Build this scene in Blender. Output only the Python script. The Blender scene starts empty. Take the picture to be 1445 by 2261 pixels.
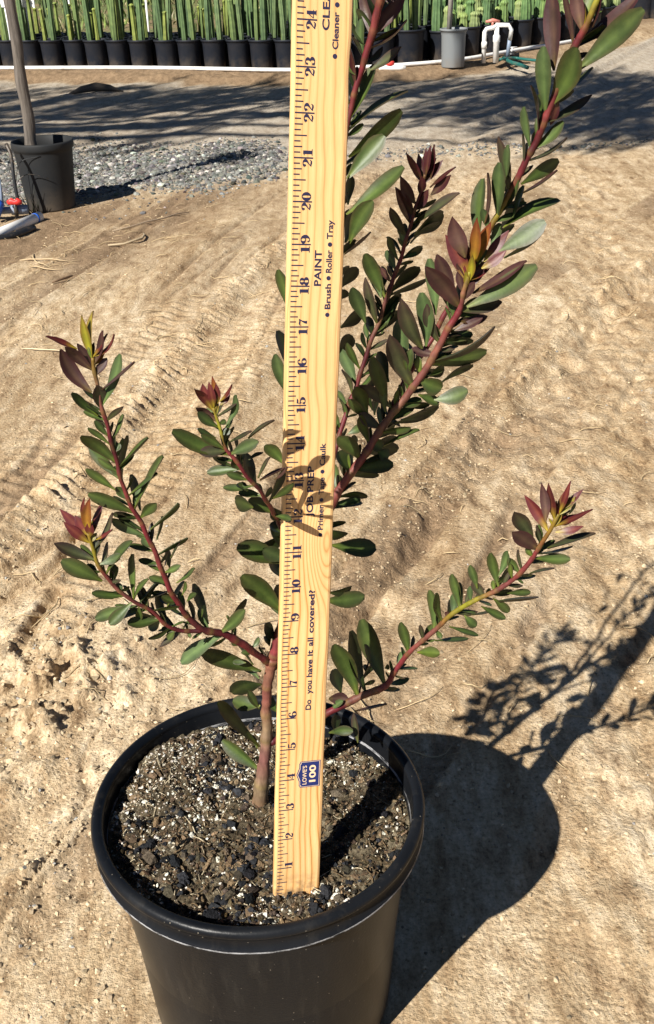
import bpy, math, random
import numpy as np
from mathutils import Vector, Matrix
random.seed(7)
rng = np.random.default_rng(7)
R_ = math.radians
scene = bpy.context.scene
col = scene.collection
# ------------------------------------------------------------------ camera
F, PITCH, ROLL, CAMH = 2320.0, R_(29.25), -0.0343, 0.855
CX, CY, PH = 722.5, 1130.5, 2261.0
fw = np.array([0, math.cos(PITCH), -math.sin(PITCH)])
up = np.array([0, math.sin(PITCH), math.cos(PITCH)])
rt = np.array([1.0, 0, 0])
r2 = rt*math.cos(ROLL)+up*math.sin(ROLL)
u2 = -rt*math.sin(ROLL)+up*math.cos(ROLL)
CAMO = np.array([0, 0, CAMH])
cd = bpy.data.cameras.new('camera')
cd.sensor_fit = 'VERTICAL'; cd.sensor_height = 36; cd.lens = 36*F/PH
cd.clip_start = .02; cd.clip_end = 500
cam = bpy.data.objects.new('camera', cd); col.objects.link(cam)
m = Matrix([[r2[0], u2[0], -fw[0], 0], [r2[1], u2[1], -fw[1], 0], [r2[2], u2[2], -fw[2], CAMH], [0, 0, 0, 1]])
cam.matrix_world = m
scene.camera = cam
# ------------------------------------------------------------------ sky and sun
SH = np.array([0.727, 0.882])          # ground shadow per metre of height
SUNV = np.array([-SH[0], -SH[1], 1.0]); SUNV /= np.linalg.norm(SUNV)
w = bpy.data.worlds.new('World'); scene.world = w; w.use_nodes = True
nt = w.node_tree
sky = nt.nodes.new('ShaderNodeTexSky'); sky.sky_type = 'NISHITA'; sky.sun_disc = False
sky.altitude = 2500; sky.air_density = .55; sky.dust_density = .2; sky.sun_elevation = math.asin(SUNV[2]); sky.sun_rotation = math.atan2(SUNV[0], SUNV[1])
bg = nt.nodes['Background']; bg.inputs['Strength'].default_value = 0.05
nt.links.new(sky.outputs[0], bg.inputs[0])
sd = bpy.data.lights.new('sun', 'SUN'); sd.energy = 5.0; sd.angle = R_(.53); sd.color = (1, .955, .88)
sun = bpy.data.objects.new('sun', sd); col.objects.link(sun)
sun.rotation_euler = Vector(SUNV).to_track_quat('Z', 'Y').to_euler()
vs = scene.view_settings; vs.view_transform = 'Standard'; vs.look = 'None'; vs.gamma = 1; vs.use_curve_mapping = False
vs.exposure = 0.8
# ------------------------------------------------------------------ helpers
def ray(x, y): return fw + r2*(x-CX)/F - u2*(y-CY)/F
def atz(x, y, z=0.0):
    d = ray(x, y); return CAMO + d*(z-CAMH)/d[2]
def aty(x, y, Y):
    d = ray(x, y); return CAMO + d*Y/d[1]
def depth(P): return float((np.asarray(P)-CAMO)@fw)
def unit(v): v = np.asarray(v, float); return v/(np.linalg.norm(v)+1e-12)
def tag(o, label=None, cat=None, group=None, kind=None):
    if label: o['label'] = label
    if cat: o['category'] = cat
    if group: o['group'] = group
    if kind: o['kind'] = kind
    return o
def empty(name, loc=(0, 0, 0), rz=0):
    o = bpy.data.objects.new(name, None); col.objects.link(o); o.location = [float(v) for v in loc]; o.rotation_euler = (0, 0, rz)
    o.empty_display_size = .05
    return o
class MB:
    def __init__(s): s.v = []; s.f = []; s.c = []; s.n = 0
    def add(s, v, f, c=None):
        v = np.asarray(v, float).reshape(-1, 3); s.v.append(v)
        s.f += [tuple(int(i)+s.n for i in q) for q in f]
        if c is None: c = (1, 1, 1)
        c = np.asarray(c, float)
        if c.ndim == 1: c = np.repeat(c[None], len(v), 0)
        s.c.append(c); s.n += len(v)
    def build(s, name, mat=None, parent=None, smooth=True, loc=None):
        v = np.concatenate(s.v) if s.v else np.zeros((0, 3))
        me = bpy.data.meshes.new(name)
        if loc is not None: v = v-np.asarray(loc)
        me.from_pydata(v.tolist(), [], s.f)
        c = np.concatenate(s.c); c4 = np.ones((len(c), 4)); c4[:, :3] = c
        a = me.color_attributes.new('Col', 'FLOAT_COLOR', 'POINT'); a.data.foreach_set('color', c4.ravel())
        if smooth: me.polygons.foreach_set('use_smooth', [True]*len(me.polygons))
        if mat: me.materials.append(mat)
        me.update()
        o = bpy.data.objects.new(name, me); col.objects.link(o)
        if parent: o.parent = parent
        if loc is not None: o.location = [float(q) for q in loc]
        return o
def frame(t, ref=(0.13, .2, 1)):
    t = unit(t); a = np.cross(t, ref)
    if np.linalg.norm(a) < 1e-3: a = np.cross(t, (1, 0, 0))
    a = unit(a); return t, a, np.cross(t, a)
def tube(mb, pts, rad, seg=10, c=None, cap=True):
    pts = np.asarray(pts, float); n = len(pts)
    rad = np.broadcast_to(np.asarray(rad, float), (n,))
    vs_ = []; cs = []
    pa = None
    for i in range(n):
        t = unit(pts[min(i+1, n-1)]-pts[max(i-1, 0)])
        if pa is None: _, a, b = frame(t)
        else:
            a = unit(pa-t*(pa@t)); b = np.cross(t, a)
        pa = a
        ang = np.arange(seg)*2*np.pi/seg
        vs_.append(pts[i]+rad[i]*(np.cos(ang)[:, None]*a+np.sin(ang)[:, None]*b))
        if c is not None: cs.append(np.repeat(np.asarray(c if np.ndim(c) == 1 else c[i])[None], seg, 0))
    f = []
    for i in range(n-1):
        for k in range(seg):
            f.append((i*seg+k, i*seg+(k+1) % seg, (i+1)*seg+(k+1) % seg, (i+1)*seg+k))
    if cap: f.append(tuple(range(seg))[::-1]); f.append(tuple((n-1)*seg+k for k in range(seg)))
    mb.add(np.concatenate(vs_), f, np.concatenate(cs) if c is not None else None)
def lathe(mb, prof, seg=64, cen=(0, 0, 0), c=None, closed=False):
    ang = np.arange(seg)*2*np.pi/seg; v = []; f = []
    for r, z in prof: v.append(np.stack([r*np.cos(ang), r*np.sin(ang), 0*ang+z], -1)+np.asarray(cen))
    n = len(prof)
    for i in range(n-1 if not closed else n):
        j = (i+1) % n
        for k in range(seg): f.append((i*seg+k, i*seg+(k+1) % seg, j*seg+(k+1) % seg, j*seg+k))
    mb.add(np.concatenate(v), f, c)
def box(mb, c, s, rz=0, colr=None):
    c = np.asarray(c, float); s = np.asarray(s, float)/2
    v = np.array([[x, y, z] for x in (-1, 1) for y in (-1, 1) for z in (-1, 1)], float)*s
    cr, sr = math.cos(rz), math.sin(rz)
    v = np.stack([v[:, 0]*cr-v[:, 1]*sr, v[:, 0]*sr+v[:, 1]*cr, v[:, 2]], -1)+c
    mb.add(v, [(0, 1, 3, 2), (4, 6, 7, 5), (0, 4, 5, 1), (2, 3, 7, 6), (0, 2, 6, 4), (1, 5, 7, 3)], colr)
def smooth_path(pts, n):
    pts = np.asarray(pts, float); P = np.vstack([2*pts[0]-pts[1], pts, 2*pts[-1]-pts[-2]])
    out = []
    L = len(pts)-1
    for k in range(n):
        u = k/(n-1)*L; i = min(int(u), L-1); t = u-i
        p0, p1, p2, p3 = P[i], P[i+1], P[i+2], P[i+3]
        out.append(.5*((2*p1)+(-p0+p2)*t+(2*p0-5*p1+4*p2-p3)*t*t+(-p0+3*p1-3*p2+p3)*t**3))
    return np.array(out)
# lattice noise
def _h(ix, iy, seed):
    n = (ix.astype(np.int64)*374761393+iy.astype(np.int64)*668265263+seed*1442695041) & 0xffffffff
    n = ((n ^ (n >> 13))*1274126177) & 0xffffffff
    n = (n ^ (n >> 16)) & 0xffff
    return n/65535.0
def vnoise(x, y, seed=0):
    ix = np.floor(x); iy = np.floor(y); fx = x-ix; fy = y-iy
    fx = fx*fx*fx*(fx*(fx*6-15)+10); fy = fy*fy*fy*(fy*(fy*6-15)+10)
    a = _h(ix, iy, seed); b = _h(ix+1, iy, seed); c = _h(ix, iy+1, seed); d = _h(ix+1, iy+1, seed)
    return (a*(1-fx)+b*fx)*(1-fy)+(c*(1-fx)+d*fx)*fy-.5
def fbm(x, y, o=4, seed=0, g=.5):
    s = 0; a = 1
    for k in range(o): s = s+a*vnoise(x*2**k+17.3*k, y*2**k-9.1*k, seed+k); a *= g
    return s
def sstep(a, b, x): t = np.clip((x-a)/(b-a), 0, 1); return t*t*(3-2*t)
def band(x, y, pts, wd):
    """1 near the polyline, and the along-line coordinate"""
    best = np.full(np.shape(x), 1e9); al = np.zeros(np.shape(x)); side = np.zeros(np.shape(x)); acc = 0
    for (x0, y0), (x1, y1) in zip(pts[:-1], pts[1:]):
        dx, dy = x1-x0, y1-y0; L = math.hypot(dx, dy)
        t = np.clip(((x-x0)*dx+(y-y0)*dy)/L**2, 0, 1)
        d = np.hypot(x-x0-t*dx, y-y0-t*dy)
        m_ = d < best
        best = np.where(m_, d, best); al = np.where(m_, acc+t*L, al)
        side = np.where(m_, ((x-x0)*dy-(y-y0)*dx)/L, side); acc += L
    return best, al, side
# ------------------------------------------------------------------ materials
def mat(name, rough=.6, colr=None, attr=False, spec=.5, metallic=0):
    m = bpy.data.materials.new(name); m.use_nodes = True; n = m.node_tree.nodes; l = m.node_tree.links
    b = n['Principled BSDF']; b.inputs['Roughness'].default_value = rough; b.inputs['Specular IOR Level'].default_value = spec
    b.inputs['Metallic'].default_value = metallic
    if colr: b.inputs['Base Color'].default_value = (*colr, 1)
    if attr:
        a = n.new('ShaderNodeVertexColor'); a.layer_name = 'Col'; l.new(a.outputs[0], b.inputs['Base Color'])
    return m, n, l, b
def tex(n, l, kind, scale, vec=None, **kw):
    t = n.new('ShaderNodeTex'+kind); t.inputs['Scale'].default_value = scale
    for k, v in kw.items():
        if k in t.inputs: t.inputs[k].default_value = v
        else: setattr(t, k, v)
    if vec is not None: l.new(vec, t.inputs['Vector'])
    return t
def ramp(n, l, src, stops):
    r = n.new('ShaderNodeValToRGB'); e = r.color_ramp.elements
    while len(e) < len(stops): e.new(.5)
    for i, (p, c) in enumerate(stops): e[i].position = p; e[i].color = (*c, 1) if len(c) == 3 else c
    l.new(src, r.inputs[0]); return r
def mixc(n, l, fac, a, b, mode='MIX'):
    x = n.new('ShaderNodeMix'); x.data_type = 'RGBA'; x.blend_type = mode
    for i, s in ((0, fac), (6, a), (7, b)):
        if hasattr(s, 'links') or hasattr(s, 'is_linked'): l.new(s, x.inputs[i])
        elif isinstance(s, (int, float)): x.inputs[i].default_value = s
        else: x.inputs[i].default_value = (*s, 1)
    return x.outputs[2]
def math_(n, l, op, a, b=0):
    x = n.new('ShaderNodeMath'); x.operation = op
    for i, s in ((0, a), (1, b)):
        if isinstance(s, (int, float)): x.inputs[i].default_value = s
        else: l.new(s, x.inputs[i])
    return x.outputs[0]
def bump(n, l, b, h, strength, dist):
    x = n.new('ShaderNodeBump'); x.inputs['Strength'].default_value = strength; x.inputs['Distance'].default_value = dist
    l.new(h, x.inputs['Height']); l.new(x.outputs[0], b.inputs['Normal']); return x
def geo(n): return n.new('ShaderNodeNewGeometry').outputs['Position']
def objc(n): return n.new('ShaderNodeTexCoord').outputs['Object']
def mapping(n, l, vec, sc=(1, 1, 1), rot=(0, 0, 0)):
    m_ = n.new('ShaderNodeMapping'); m_.inputs['Scale'].default_value = sc; m_.inputs['Rotation'].default_value = rot
    l.new(vec, m_.inputs['Vector']); return m_.outputs[0]
# dirt: the mesh carries zone weights in Col (r = brown loose soil, g = grey road dust, b = green weeds)
def make_dirt():
    m, n, l, b = mat('dirt', .95, spec=.15)
    P = geo(n); a = n.new('ShaderNodeVertexColor'); a.layer_name = 'Col'
    sp = n.new('ShaderNodeSeparateColor'); l.new(a.outputs[0], sp.inputs[0])
    st = mapping(n, l, P, (1.0, .42, 1), (0, 0, R_(22)))
    t1 = tex(n, l, 'Noise', 2.3, st, Detail=6, Roughness=.62)
    st5 = mapping(n, l, P, (1.0, .10, 1), (0, 0, R_(17)))
    t5 = tex(n, l, 'Noise', 8, st5, Detail=6, Roughness=.68)
    t2 = tex(n, l, 'Noise', 34, st, Detail=7, Roughness=.74)
    t3 = tex(n, l, 'Noise', 190, P, Detail=5, Roughness=.75)
    base = ramp(n, l, t2.outputs[0], [(.33, (.20, .135, .078)), (.42, (.37, .272, .168)), (.51, (.475, .37, .24)), (.66, (.62, .52, .375))]).outputs[0]
    big = ramp(n, l, t1.outputs[0], [(.34, (.84, .79, .73)), (.56, (1.08, 1.07, 1.05))]).outputs[0]
    c = mixc(n, l, 1.0, base, big, 'MULTIPLY')
    c = mixc(n, l, 1.0, c, ramp(n, l, t5.outputs[0], [(.36, (.76, .70, .62)), (.48, (.98, .95, .91)), (.62, (1.12, 1.14, 1.17))]).outputs[0], 'MULTIPLY')
    brown = ramp(n, l, t2.outputs[0], [(.3, (.12, .078, .045)), (.6, (.29, .2, .12))]).outputs[0]
    grey = ramp(n, l, t2.outputs[0], [(.3, (.27, .235, .19)), (.65, (.45, .405, .335))]).outputs[0]
    green = ramp(n, l, t2.outputs[0], [(.35, (.07, .085, .03)), (.6, (.17, .19, .075))]).outputs[0]
    nz = math_(n, l, 'MULTIPLY', math_(n, l, 'SUBTRACT', t2.outputs[0], .5), .9)
    def wgt(o): 
        q = math_(n, l, 'ADD', o, math_(n, l, 'MULTIPLY', nz, o)); x = n.new('ShaderNodeClamp'); l.new(q, x.inputs[0]); return x.outputs[0]
    c = mixc(n, l, wgt(sp.outputs[1]), c, grey)
    c = mixc(n, l, wgt(sp.outputs[0]), c, brown)
    c = mixc(n, l, wgt(sp.outputs[2]), c, green)
    fine = ramp(n, l, t3.outputs[0], [(.33, (.42, .37, .31)), (.41, (.88, .86, .83)), (.5, (1.04, 1.04, 1.04)), (.68, (1.35, 1.35, 1.37))]).outputs[0]
    c = mixc(n, l, 1.0, c, fine, 'MULTIPLY')
    l.new(c, b.inputs['Base Color'])
    v = tex(n, l, 'Voronoi', 190, P, Randomness=1.0)
    h = math_(n, l, 'ADD', math_(n, l, 'MULTIPLY', t3.outputs[0], 1.5), math_(n, l, 'MULTIPLY', v.outputs[0], -.5))
    t4 = tex(n, l, 'Noise', 48, P, Detail=6, Roughness=.72)
    h = math_(n, l, 'ADD', h, math_(n, l, 'MULTIPLY', t4.outputs[0], 2.0))
    bump(n, l, b, h, .66, .0045)
    return m
M = {}
M['dirt'] = make_dirt()
m, n, l, b = mat('stone', .85, attr=True, spec=.3)
t = tex(n, l, 'Noise', 220, geo(n), Detail=3); bump(n, l, b, t.outputs[0], .5, .002); M['stone'] = m
# potting soil
m, n, l, b = mat('potting_soil', .95, spec=.1); P = geo(n)
t1 = tex(n, l, 'Noise', 28, P, Detail=5, Roughness=.65); t2 = tex(n, l, 'Noise', 260, P, Detail=5, Roughness=.75)
c1 = ramp(n, l, t1.outputs[0], [(.35, (.075, .058, .037)), (.52, (.155, .125, .083)), (.72, (.29, .245, .17))]).outputs[0]
c2 = ramp(n, l, t2.outputs[0], [(.36, (.22, .2, .18)), (.5, (.85, .85, .82)), (.66, (1.7, 1.7, 1.65))]).outputs[0]
l.new(mixc(n, l, 1.0, c1, c2, 'MULTIPLY'), b.inputs['Base Color'])
bump(n, l, b, t2.outputs[0], 1.0, .006); M['soil'] = m
m, n, l, b = mat('soil_bits', .92, attr=True, spec=.15); P = geo(n)
t = tex(n, l, 'Noise', 500, P, Detail=3); 
a = [x for x in n if x.bl_idname == 'ShaderNodeVertexColor'][0]
l.new(mixc(n, l, 1.0, a.outputs[0], ramp(n, l, t.outputs[0], [(.3, (.6, .6, .6)), (.7, (1.3, 1.3, 1.3))]).outputs[0], 'MULTIPLY'), b.inputs['Base Color'])
bump(n, l, b, t.outputs[0], .9, .003); M['bits'] = m
# black plastic of the foreground pot
m, n, l, b = mat('black_plastic', .36, spec=.16); P = objc(n)
t = tex(n, l, 'Noise', 9, mapping(n, l, P, (1, 1, .25)), Detail=6, Roughness=.6); t2 = tex(n, l, 'Noise', 420, P, Detail=2)
v = tex(n, l, 'Voronoi', 170, P, Randomness=1)
dust = math_(n, l, 'MULTIPLY', ramp(n, l, v.outputs[0], [(.05, (1, 1, 1)), (.1, (0, 0, 0))]).outputs[0], ramp(n, l, tex(n, l, 'Noise', 60, P, Detail=2).outputs[0], [(.48, (0, 0, 0)), (.6, (.7, .7, .7))]).outputs[0])
haze_ = ramp(n, l, t.outputs[0], [(.4, (.004, .005, .007)), (.8, (.014, .015, .017))]).outputs[0]
runs = ramp(n, l, tex(n, l, 'Noise', 1.0, mapping(n, l, P, (55, 55, 5)), Detail=5, Roughness=.7).outputs[0], [(.55, (0, 0, 0)), (.72, (.3, .3, .3))]).outputs[0]
haze_ = mixc(n, l, runs, haze_, (.05, .045, .038))
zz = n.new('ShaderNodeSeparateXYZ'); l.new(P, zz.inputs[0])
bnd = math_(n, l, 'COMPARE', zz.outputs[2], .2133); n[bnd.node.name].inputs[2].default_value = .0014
scf_glint = ramp(n, l, tex(n, l, 'Noise', 45, mapping(n, l, P, (1, 1, 6)), Detail=6, Roughness=.75).outputs[0], [(.42, (0, 0, 0)), (.56, (.85, .85, .85))]).outputs[0]
c0_ = mixc(n, l, math_(n, l, 'MULTIPLY', bnd, scf_glint), haze_, (.42, .42, .43))  # pale line on the lower lip: scuffs plus a painted reflection
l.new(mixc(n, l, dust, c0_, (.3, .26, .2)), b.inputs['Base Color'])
l.new(ramp(n, l, t.outputs[0], [(.3, (.27, .27, .27)), (.7, (.46, .46, .46))]).outputs[0], b.inputs['Roughness'])
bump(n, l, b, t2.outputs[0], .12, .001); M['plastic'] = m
def plastic(name, base, rough, dusty, scale=14):
    m, n, l, b = mat(name, rough, spec=.2); P = objc(n)
    t = tex(n, l, 'Noise', scale, P, Detail=5, Roughness=.65)
    s = n.new('ShaderNodeSeparateXYZ'); l.new(P, s.inputs[0])
    r = n.new('ShaderNodeMapRange'); l.new(s.outputs[2], r.inputs[0]); r.inputs[1].default_value = .0; r.inputs[2].default_value = .09
    r.inputs[3].default_value = .75; r.inputs[4].default_value = .08
    fac = math_(n, l, 'MULTIPLY', r.outputs[0], ramp(n, l, t.outputs[0], [(.38, (0, 0, 0)), (.7, (1, 1, 1))]).outputs[0])
    l.new(mixc(n, l, fac, base, dusty), b.inputs['Base Color']); return m
M['pot_bg'] = plastic('dark_pot_plastic', (.012, .015, .022), .5, (.13, .10, .07))
M['pot_grey'] = plastic('faded_pot_plastic', (.018, .020, .022), .62, (.13, .10, .07), 9)
M['pot_pale'] = plastic('pale_pot_plastic', (.20, .215, .22), .6, (.22, .17, .12), 9)
# ruler wood
m, n, l, b = mat('ruler_wood', .5, spec=.35); P = objc(n)
s = n.new('ShaderNodeSeparateXYZ'); l.new(P, s.inputs[0])
warp = tex(n, l, 'Noise', 5.5, P, Detail=3, Roughness=.5)
w2 = tex(n, l, 'Noise', 1.0, mapping(n, l, P, (30, 30, 2.2)), Detail=2)
# a knot near the eleventh inch: rings pushed aside around it
kx = math_(n, l, 'MULTIPLY', math_(n, l, 'SUBTRACT', s.outputs[0], .0295), 1.0)
kz = math_(n, l, 'SUBTRACT', s.outputs[2], .285)
rr = math_(n, l, 'ADD', math_(n, l, 'MULTIPLY', math_(n, l, 'MULTIPLY', kx, kx), 9000), math_(n, l, 'MULTIPLY', math_(n, l, 'MULTIPLY', kz, kz), 900))
ex = math_(n, l, 'POWER', 2.718, math_(n, l, 'MULTIPLY', rr, -1.0))
gx = math_(n, l, 'ADD', math_(n, l, 'MULTIPLY', s.outputs[0], 190), math_(n, l, 'MULTIPLY', ex, 5.2))
gx = math_(n, l, 'ADD', gx, math_(n, l, 'MULTIPLY', w2.outputs[0], 4.2))
gx = math_(n, l, 'ADD', gx, math_(n, l, 'MULTIPLY', warp.outputs[0], 5.0))
fr = math_(n, l, 'FRACT', gx)
ring = ramp(n, l, fr, [(0, (.62, .34, .12)), (.12, (.78, .52, .25)), (.55, (.83, .60, .33)), (.82, (.76, .49, .225)), (.94, (.42, .20, .055)), (1, (.56, .30, .10))]).outputs[0]
blot = ramp(n, l, tex(n, l, 'Noise', 1.0, mapping(n, l, P, (60, 60, 12)), Detail=4).outputs[0], [(.3, (.9, .86, .8)), (.7, (1.05, 1.05, 1.05))]).outputs[0]
fib = ramp(n, l, tex(n, l, 'Noise', 1.0, mapping(n, l, P, (2500, 2500, 60)), Detail=2).outputs[0], [(.3, (.9, .88, .86)), (.7, (1.04, 1.04, 1.04))]).outputs[0]
strength = ramp(n, l, tex(n, l, 'Noise', 1.0, mapping(n, l, P, (45, 45, 5)), Detail=2).outputs[0], [(.3, (0.45, .45, .45)), (.6, (1, 1, 1))]).outputs[0]
upz = n.new('ShaderNodeMapRange'); l.new(s.outputs[2], upz.inputs[0]); upz.inputs[1].default_value = .28; upz.inputs[2].default_value = .45; upz.inputs[3].default_value = 1; upz.inputs[4].default_value = .55
strength = math_(n, l, 'MULTIPLY', strength, upz.outputs[0])
cw = mixc(n, l, 1.0, mixc(n, l, strength, (.81, .585, .315), ring), (1.0, .90, .77), 'MULTIPLY')
cw = mixc(n, l, 1.0, mixc(n, l, 1.0, cw, blot, 'MULTIPLY'), fib, 'MULTIPLY')
foot = n.new('ShaderNodeMapRange'); l.new(s.outputs[2], foot.inputs[0]); foot.inputs[1].default_value = .002; foot.inputs[2].default_value = .022; foot.inputs[3].default_value = .8; foot.inputs[4].default_value = 0
stn = math_(n, l, 'MULTIPLY', foot.outputs[0], ramp(n, l, tex(n, l, 'Noise', 160, P, Detail=4).outputs[0], [(.42, (0, 0, 0)), (.6, (1, 1, 1))]).outputs[0])
cw = mixc(n, l, stn, cw, (.2, .13, .07))
spt = ramp(n, l, tex(n, l, 'Noise', 55, P, Detail=6, Roughness=.7).outputs[0], [(.62, (0, 0, 0)), (.74, (.35, .35, .35))]).outputs[0]
cw = mixc(n, l, spt, cw, (.45, .3, .17))
l.new(cw, b.inputs['Base Color']); M['wood'] = m
M['ink'] = mat('navy_ink', .6, (.022, .02, .055), spec=.3)[0]
M['badge'] = mat('badge_navy', .5, (.012, .022, .12), spec=.4)[0]
M['badge_lines'] = mat('badge_tan', .5, (.78, .58, .36), spec=.3)[0]
# leaves
m, n, l, b = mat('leaf', .45, attr=True, spec=.36)
a = [x for x in n if x.bl_idname == 'ShaderNodeVertexColor'][0]; P = geo(n)
t = tex(n, l, 'Noise', 70, P, Detail=5, Roughness=.6)
cc = mixc(n, l, 1.0, a.outputs[0], ramp(n, l, t.outputs[0], [(.32, (.68, .72, .7)), (.5, (1, 1, 1)), (.68, (1.3, 1.26, 1.2))]).outputs[0], 'MULTIPLY')
l.new(cc, b.inputs['Base Color'])
bump(n, l, b, tex(n, l, 'Noise', 350, P, Detail=3).outputs[0], .12, .001)
tr = n.new('ShaderNodeBsdfTranslucent'); l.new(mixc(n, l, 1.0, cc, (1.3, 1.5, .6), 'MULTIPLY'), tr.inputs[0])
mx = n.new('ShaderNodeMixShader'); mx.inputs[0].default_value = .10
l.new(b.outputs[0], mx.inputs[1]); l.new(tr.outputs[0], mx.inputs[2]); l.new(mx.outputs[0], n['Material Output'].inputs[0])
M['leaf'] = m
m, n, l, b = mat('bark', .55, attr=True, spec=.35)
a = [x for x in n if x.bl_idname == 'ShaderNodeVertexColor'][0]
t = tex(n, l, 'Noise', 1.0, mapping(n, l, geo(n), (260, 260, 90)), Detail=4)
l.new(mixc(n, l, 1.0, a.outputs[0], ramp(n, l, t.outputs[0], [(.3, (.72, .7, .7)), (.7, (1.25, 1.25, 1.25))]).outputs[0], 'MULTIPLY'), b.inputs['Base Color'])
bump(n, l, b, t.outputs[0], .4, .0012); M['bark'] = m
m, n, l, b = mat('weathered_wood', .8, spec=.2); P = objc(n)
t = tex(n, l, 'Noise', 1.0, mapping(n, l, P, (90, 90, 7)), Detail=5, Roughness=.65)
l.new(ramp(n, l, t.outputs[0], [(.3, (.05, .042, .036)), (.5, (.115, .098, .083)), (.7, (.19, .165, .14))]).outputs[0], b.inputs['Base Color'])
bump(n, l, b, t.outputs[0], .6, .004); M['oldwood'] = m
def plain(name, c, rough=.45, dirtc=(.3, .22, .14), amt=.5):
    m, n, l, b = mat(name, rough, spec=.4)
    t = tex(n, l, 'Noise', 25, geo(n), Detail=5, Roughness=.7)
    f_ = math_(n, l, 'MULTIPLY', ramp(n, l, t.outputs[0], [(.5, (0, 0, 0)), (.75, (1, 1, 1))]).outputs[0], amt)
    l.new(mixc(n, l, f_, c, dirtc), b.inputs['Base Color']); return m
M['palewood'] = plain('pale_stake_wood', (.36, .33, .28), .8, (.2, .17, .13), .8)
m, n, l, b = mat('cactus', .6, attr=True, spec=.3)
a = [x for x in n if x.bl_idname == 'ShaderNodeVertexColor'][0]
t = tex(n, l, 'Noise', 30, geo(n), Detail=4)
l.new(mixc(n, l, 1.0, a.outputs[0], ramp(n, l, t.outputs[0], [(.3, (.7, .74, .72)), (.7, (1.3, 1.25, 1.1))]).outputs[0], 'MULTIPLY'), b.inputs['Base Color'])
M['cactus'] = m
M['pvc'] = plain('white_pvc', (.78, .77, .74))
M['pvcgrey'] = plain('grey_pvc', (.2, .25, .33))
M['blue'] = plain('blue_fitting', (.02, .11, .5))
M['red'] = plain('red_valve', (.6, .035, .03))
M['pink'] = plain('faded_red_handle', (.62, .22, .17))
M['hose'] = plain('green_hose', (.01, .10, .085))
M['tubing'] = plain('black_tubing', (.015, .016, .018))
M['sign'] = plain('white_sign', (.8, .8, .8), amt=.15)
m, n, l, b = mat('foliage', .55, attr=True, spec=.3); M['foliage'] = m
# ------------------------------------------------------------------ ground
PIPE_PX = [(-60, 150), (0, 153), (320, 153), (640, 158), (800, 152), (1000, 137), (1150, 112), (1240, 98), (1330, 80), (1400, 66)]
PIPE = np.array([atz(x, y, .03)[:2] for x, y in PIPE_PX])
EX = np.concatenate([[PIPE[0, 0]-20], PIPE[:, 0], [PIPE[-1, 0]+20]]); EY = np.concatenate([[PIPE[0, 1]+5], PIPE[:, 1], [PIPE[-1, 1]+20]])
def edge_y(x): return np.interp(x, EX, EY)
TRK = [atz(*p)[:2] for p in [(-260, 1560), (0, 1290), (250, 1010), (440, 760), (540, 650), (640, 550)]]+[np.array([.12, 3.9]), np.array([.8, 5.2])]
TRK2 = [atz(*p)[:2] for p in [(100, 1120), (330, 900), (620, 660), (760, 560)]]+[np.array([.6, 4.2])]
RUT = [atz(*p)[:2] for p in [(600, 1500), (760, 1340), (880, 1200), (1000, 1060), (1190, 850), (1300, 700)]]+[np.array([1.3, 3.4])]
PALE = [atz(*p)[:2] for p in [(1430, 1300), (1400, 1000), (1380, 760), (1350, 560), (1290, 440)]]
CRK = [[atz(*p)[:2] for p in q] for q in ([(-60, 1330), (40, 1275), (95, 1245), (130, 1215), (165, 1150)], [(-50, 1270), (60, 1205), (140, 1165), (190, 1120)], [(60, 1380), (90, 1330), (120, 1300)])]
DG = (math.sin(R_(20)), math.cos(R_(20)))
def gravel_w(x, y):
    c = 4.52+.10*(x+.3)+.05*vnoise(x*2, x*0, 55); hw = np.interp(x, [-2.5, -.9, -.35, -.15, -.03, .3, .7, 1.0, 1.5], [.62, .56, .47, .34, .12, .13, .16, .07, .04])
    d = (y-c)/(hw*(1+.5*fbm(x*3, y*3, 2, 56)))
    return np.exp(-np.abs(d)**4)
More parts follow.
